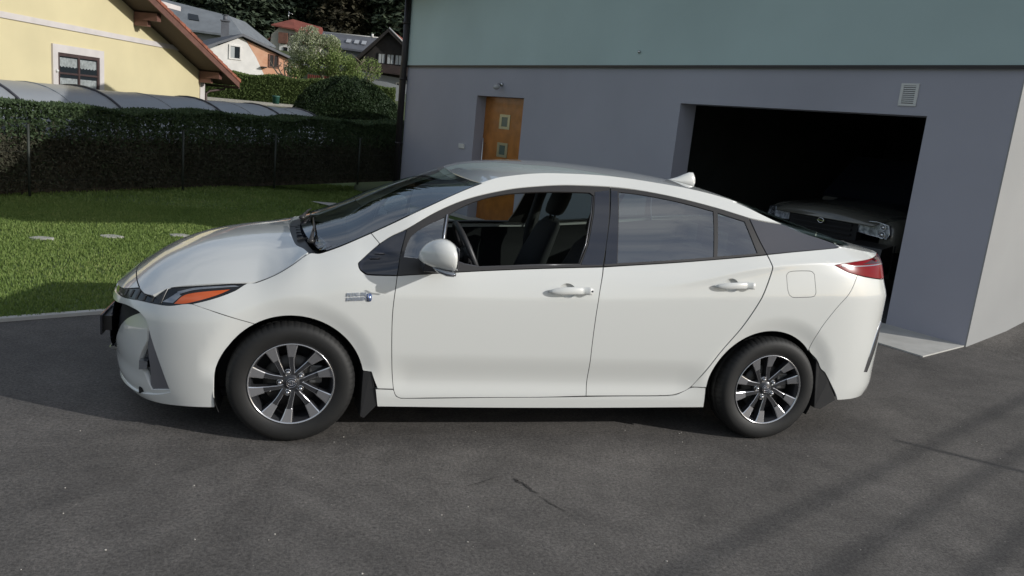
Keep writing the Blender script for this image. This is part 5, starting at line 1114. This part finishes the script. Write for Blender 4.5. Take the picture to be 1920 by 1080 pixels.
# mirrors
def mirror_shape():
    b=MB(); xs_=[0,.006,.02,.045,.08,.115,.145,.166,.178]
    top=[1.030,1.048,1.072,1.096,1.112,1.117,1.110,1.094,1.076]; bot=[1.010,1.000,.990,.979,.971,.966,.963,.962,.966]; yo=[-.085,-.098,-.125,-.155,-.180,-.195,-.200,-.198,-.190]; yi=[-.070,-.062,-.048,-.03,-.018,-.012,-.012,-.014,-.02]
    R_=[]
    for i,x in enumerate(xs_):
        zc=(top[i]+bot[i])/2; hz=(top[i]-bot[i])/2; yc=(yo[i]+yi[i])/2; hy=(yi[i]-yo[i])/2
        R_.append([Vector((.575+x,yc+hy*math.copysign(abs(math.cos(a))**.8,math.cos(a)),zc+hz*math.copysign(abs(math.sin(a))**.85,math.sin(a)))) for a in np.linspace(0,2*PI,28,endpoint=False)])
    b.loft(R_); return b
mo=cpart(mirror_shape(),'side_mirror',m_paint,mirror=True)
for k,o in enumerate(mo):
    mo_=o.modifiers.new('s','SUBSURF'); mo_.levels=1; mo_.render_levels=1
b=MB(); R_=[]
for x,zt,zb,yo_,yi_ in ((.640,.981,.972,-.13,-.06),(.665,.976,.955,-.165,-.04),(.70,.969,.945,-.188,-.03),(.735,.965,.944,-.195,-.02),(.747,.962,.950,-.19,-.02)):
    R_.append([Vector((x,yo_+.006,zt)),Vector((x,yo_,(zt+zb)/2)),Vector((x,yo_+.012,zb)),Vector((x,yi_,zb)),Vector((x,yi_,zt))])
b.loft(R_); cpart(b,'mirror_lamp',m_lensc,mo[0],mirror=True,mirror_parent=mo[1])
b=MB(); b.tube([(.66,-.193,.965),(.70,-.2035,.958),(.742,-.205,.956)],.0035,6); cpart(b,'mirror_strip',m_black,mo[0],mirror=True,mirror_parent=mo[1])
b=MB(); b.loft([[Vector((x,y,z)) for x,z in ((.60,.945),(.60,.985),(.70,.985),(.70,.945))] for y in (.06,-.02,-.09)],sm=False); cpart(b,'mirror_arm',m_black,mo[0],mirror=True,mirror_parent=mo[1],bevel=.006)
b=MB(); b.box((.752,-.185,.975),(.7545,-.03,1.085)); cpart(b,'mirror_glass',m_chrome,mo[0],mirror=True,mirror_parent=mo[1])
# shark fin
b=MB(); R_=[]
fz=lambda x:GT(x,.88)[2]-.004
for x,h_,w_ in ((x_+.19,h__*1.2,w__) for x_,h__,w__ in ((2.08,.0,.004),(2.12,.012,.018),(2.16,.028,.026),(2.20,.050,.030),(2.235,.068,.031),(2.262,.074,.030),(2.275,.060,.028),(2.268,.02,.03),(2.275,-.01,.03))):
    R_.append([Vector((x,.88+w_*math.cos(a),fz(x)+max(h_,.001)*max(0,math.sin(a))**.7-(.006 if math.sin(a)<0 else 0))) for a in np.linspace(-.4,PI+.4,13)])
b.loft(R_,caps=True); cpart(b,'roof_antenna',m_paint)
# wipers
for p0,p1,nm in (((.085,.27),(.085,.70),0),((.035,.80),(.075,1.25),1)):
    b=MB(); pa=Vector(GT(*p0))+Vector((-.02,0,.01)); pm=Vector(GT(p0[0]*.6+p1[0]*.4,p0[1]*.6+p1[1]*.4))+Vector((-.005,0,.022)); pb=Vector(GT(*p1))+Vector((-.008,0,.012))
    b.tube([pa,pm],[.012,.006],6); b.tube([pm-(pb-pm)*.35,pm,pb],[.004,.006,.003],6); b.ball(pa,(.018,.018,.014)); cpart(b,'wiper',m_trim)
b=MB()
for k in range(9): x0_=-.035+.004*k; b.box((x0_+.03*abs(k-4)/4,.46+.09*k,.955),(x0_+.055+.03*abs(k-4)/4,.465+.09*k,.99))
cpart(b,'cowl_louvre',m_black,cw[0])
# number plates and grille badge plate
b=MB(); b.box((-1.004,.62,.375),(-.994,1.14,.485)); cpart(b,'number_plate',m_black,bevel=.002)
b=MB(); b.box((-.993,.66,.39),(-.955,1.10,.47)); cpart(b,'plate_bracket',m_trim)
b=MB(); b.box((3.712,.62,.62),(3.722,1.14,.73)); cpart(b,'number_plate',mat('m_plate',(.6,.6,.6),.4))
# badge lettering on the wing
def letters(txt,u,z,h,depth=.0022):
    c_=bpy.data.curves.new('badge_text','FONT'); c_.body=txt; c_.size=h*1.38; c_.extrude=depth; c_.resolution_u=2; c_.space_character=1.06; c_.offset=.0006
    o=bpy.data.objects.new('badge_text',c_); COL.objects.link(o); dg=bpy.context.evaluated_depsgraph_get(); me=bpy.data.meshes.new_from_object(o.evaluated_get(dg)); bpy.data.objects.remove(o)
    xs__=[v.co.x for v in me.vertices]; return me,max(xs__)-min(xs__),min(xs__)
bdg=None
for txt,z in (('PLUG-IN',.7825),('HYBRID',.7600)):
    me,w_,mn=letters(txt,0,0,.0175); sx=.092/w_
    for v in me.vertices:
        u=.248+(v.co.x-mn)*sx; zz=z-.0+v.co.y+(u-.248)*.10; o_=v.co.z+.0025; p=Vector(B(u,zz))+surf_n(B,u,zz)*o_; v.co=p-CL
    o=link('badge_lettering',me,bpy.data.materials.get('m_badge') or mat('m_badge',(.40,.43,.50),.3,.35),bdg or car)
    if bdg is None: bdg=o
b=MB(); rings=[]
for o_ in (.001,.0045): rings.append([Vector(B(.356+.0125*math.copysign(abs(math.cos(a))**.6,math.cos(a)),.7835+.0205*math.copysign(abs(math.sin(a))**.6,math.sin(a))))+surf_n(B,.356,.78)*o_ for a in np.linspace(0,2*PI,24,endpoint=False)])
b.loft(rings); cpart(b,'badge_plug',mat('m_badge_blue',(.16,.22,.42),.15,.7,coat=1),bdg)
b=MB(); 
for z in (.775,.79): b.tube([Vector(B(.337,z))+surf_n(B,.337,z)*.003,Vector(B(.346,z))+surf_n(B,.346,z)*.003],.0018,6)
b.tube([Vector(B(.352,.765))+surf_n(B,.352,.77)*.0046,Vector(B(.352,.802))+surf_n(B,.352,.77)*.0046],.0022,6); cpart(b,'badge_prong',m_chrome,bdg)
# sensors, tow cover, side repeater
# ================================================================ VEHICLE IN THE GARAGE
pk=empty('pickup_truck',(HA.x,HA.y,0),'pale off-road vehicle standing nose-out in the dark garage','car')
def vpart(mb,name,m,parent=None,bevel=0):
    o=mb.build(name,m,parent or pk,None,bevel)
    for v in o.data.vertices: v.co=(FR@v.co)-Vector((HA.x,HA.y,0))
    bm=bmesh.new(); bm.from_mesh(o.data); bmesh.ops.recalc_face_normals(bm,faces=bm.faces[:]); bm.to_mesh(o.data); bm.free(); return o
m_champ=mat('m_champagne',(.15,.145,.125),.25,.2,coat=1)
sc0=2.46; q0=-1.0
b=MB(); R_=[]
for q,zt,hw in ((q0+.02,.955,.70),(q0-.06,1.01,.76),(q0-.3,1.05,.80),(q0-.7,1.085,.82),(q0-1.15,1.12,.82)):
    R_.append([Vector((sc0+hw*x,q,zt-.03*abs(x)**4+.02*math.cos(x*3))) for x in np.linspace(-1,1,17)]+[Vector((sc0+hw,q,zt-.06)),Vector((sc0-hw,q,zt-.06))])
b.loft(R_); vpart(b,'bonnet',m_champ)
b=MB()
for sg in (-1,1):
    b=MB(); R_=[]
    for q,zt,o_ in ((q0-.10,.93,.93),(q0-.22,.985,.96),(q0-.5,1.01,.975),(q0-1.15,1.04,.975)):
        R_.append([Vector((sc0+sg*a,q,z)) for a,z in ((.74,zt+.02),(.86,zt),(o_-.02,zt-.05),(o_,zt-.15),(o_,.62),(.74,.62))])
    b.loft(R_); vpart(b,'front_wing',m_champ)
b=MB(); b.box((sc0-.94,q0-1.1,.30),(sc0+.94,q0-.12,.70)); b.box((sc0-.49,q0-.12,.62),(sc0+.49,q0-.01,.93)); vpart(b,'front_end',m_under)
b=MB(); R_=[[Vector((s,q,z)) for q,z in ((q0-.1,.36),(q0+.10,.38),(q0+.15,.50),(q0+.12,.66),(q0-.1,.70))] for s in (sc0-.93,sc0-.7,sc0,sc0+.7,sc0+.93)]; b.loft(R_,sm=False); vpart(b,'bumper',m_trim)
for k in range(3): b=MB(); b.box((sc0-.42,q0+.0,.74+.06*k),(sc0+.42,q0+.015,.76+.06*k)); vpart(b,'grille_bar',m_under)
b=MB(); b.tube([(sc0+.042*math.cos(a),q0+.035,.865+.030*math.sin(a)) for a in np.linspace(0,2*PI,24)],.006,6); b.box((sc0-.055,q0+.03,.858),(sc0+.055,q0+.04,.870)); vpart(b,'emblem',m_chrome)
for sg in (-1,1):
    b=MB(); pts=[(.50,.80),(.86,.77),(.885,.83),(.86,.93),(.72,.955),(.56,.945),(.50,.90)]
    b.prism([(sc0+sg*x,q0-.02-.10*(x-.5),z) for x,z in pts],(0,-.08,0)); hl_=vpart(b,'headlight',mat('m_lamp_glass',(.50,.53,.58),.3,.1,coat=.5,col2=(.12,.13,.16),vscale=26) if sg<0 else bpy.data.materials['m_lamp_glass'])
    if sg<0: hl_['label']='clear headlight catching the light'
    b=MB(); b.tube([(sc0+sg*p[0],q0-.012-.10*(p[0]-.5),p[1]) for p in pts+[pts[0]]],.006,5); vpart(b,'lamp_bezel',m_chrome if sg<0 else m_gun,hl_)  # far bezel in dark metal: the garage's dimness put into the colour
    for (x,z,r_) in ((.80,.90,.035),(.80,.81,.042)): b=MB(); b.tube([(sc0+sg*x+r_*math.cos(a),q0-.035,z+r_*math.sin(a)) for a in np.linspace(0,2*PI,18)],.005,5); b.ball((sc0+sg*x,q0-.05,z),r_*.7); vpart(b,'indicator',m_chrome if sg<0 else m_gun,hl_)  # far rings darkened too, shade put into the metal's colour
b=MB(); R_=[[Vector((s,q,z)) for q,z in ((q0-1.15,1.08),(q0-1.85,1.66),(q0-3.3,1.68),(q0-4.3,1.62),(q0-4.4,.6),(q0-1.15,.6))] for s in (sc0-.86,sc0+.86)]; b.loft(R_,sm=False); vpart(b,'cab',m_champ,bevel=.03)
b=MB(); b.prism([(sc0-.85,q0-1.17,1.10),(sc0+.85,q0-1.17,1.10),(sc0+.85,q0-1.83,1.655),(sc0-.85,q0-1.83,1.655)],(0,.03,.035)); vpart(b,'windscreen',m_black)
for sg in (-1,1):
    b=MB(); b.tube([(sc0+sg*.72,q0-.72,.36),(sc0+sg*.94,q0-.72,.36)],.36,28); vpart(b,'wheel',m_rub)
# ================================================================ OVERHEAD CABLES right of the drive (their shadows cross the asphalt)
def cable(g0_,g1_,z,r_,lab,sag=.05):
    S_=SUN/SUN.z; a=Vector((g0_[0],g0_[1],0)); e=Vector((g1_[0],g1_[1],0)); dv=e-a; a2=a-dv*1.2; e2=e+dv*2.0
    pts=[a2.lerp(e2,t)+S_*z-Vector((0,0,0)) for t in np.linspace(0,1,9)]; o=MB(); o.tube(pts,r_,6); ob=o.build('overhead_cable',m_rub); tag(ob,lab,'cable'); return pts
c1=cable((5.48,.808),(1.642,-1.218),2.3,.014,'upper overhead cable right of the drive, beyond the frame')
c2=cable((4.056,-.357),(2.203,-1.338),2.2,.014,'middle overhead cable right of the drive, beyond the frame')
c3=cable((3.483,-1.088),(2.873,-1.424),2.1,.014,'lowest overhead cable right of the drive, beyond the frame')
# service pole and bar carrying the thin crisp shadow
S_=SUN/SUN.z; a=Vector((3.672,-.006,0)); e=Vector((4.151,-.454,0)); dv=(e-a); p0=a+S_*1.6; p1=a+dv*3.2+S_*1.6
b=MB(); b.tube([p0,p1],.020,8); b.tube([p1,Vector((p1.x,p1.y,0))],.03,10); o=b.build('washing_line_post',m_steel); tag(o,'slim metal post with one arm standing right of the drive, beyond the frame','post')
# small stones and debris on the asphalt
m_peb=mat('m_pebble',(.40,.38,.34),.8,var=.3,vscale=30)
pebs=[(.2,-1.45),(1.30,-.18),(.95,-.62),(1.42,-.75),(1.75,-1.25),(-.9,-.35),(-.35,-.95),(2.4,-.9)]
b=MB(); n=150
for i in range(n):
    x=rng.uniform(-1.6,4.6); y=rng.uniform(-1.9,.25); s=rng.uniform(.0012,.0042)
    b.ball((x,y,s*.4),(s*rng.uniform(.8,1.6),s,s*.7),5,3)
o=b.build('grit',m_peb,None,'stuff'); 
m_crack=mat('m_crack',(.045,.041,.038),.95,bump=.8,bscale=120,bdist=.01)
def crack(pts,w0,seed):
    r_=random.Random(seed); b=MB(); V=[];F=[]; n=len(pts)
    P=[Vector(p) for p in pts]; q=[]
    for i in range(n-1):
        for k in range(8): q.append(P[i].lerp(P[i+1],k/8)+Vector((r_.uniform(-1,1),r_.uniform(-1,1)))*w0*.9)
    for i,p in enumerate(q):
        t=(q[min(i+1,len(q)-1)]-q[max(i-1,0)]).normalized(); nn_=Vector((-t.y,t.x)); w_=w0*r_.uniform(.25,1)*math.sin(PI*(i+.5)/len(q))**.4
        V+=[(p.x+nn_.x*w_,p.y+nn_.y*w_,.003),(p.x-nn_.x*w_,p.y-nn_.y*w_,.003)]
    F=[(2*i,2*i+1,2*i+3,2*i+2) for i in range(len(q)-1)]; b.add(V,F); o=b.build('asphalt_crack',m_crack,None,'structure')
crack([(1.077,-.421),(1.11,-.49),(1.148,-.603)],.011,3); crack([(1.15,-.61),(1.19,-.69),(1.247,-.789)],.004,8)
crack([(.80,-.50),(.87,-.47),(.96,-.42),(1.03,-.385)],.003,5)
print('objects',len(bpy.data.objects))
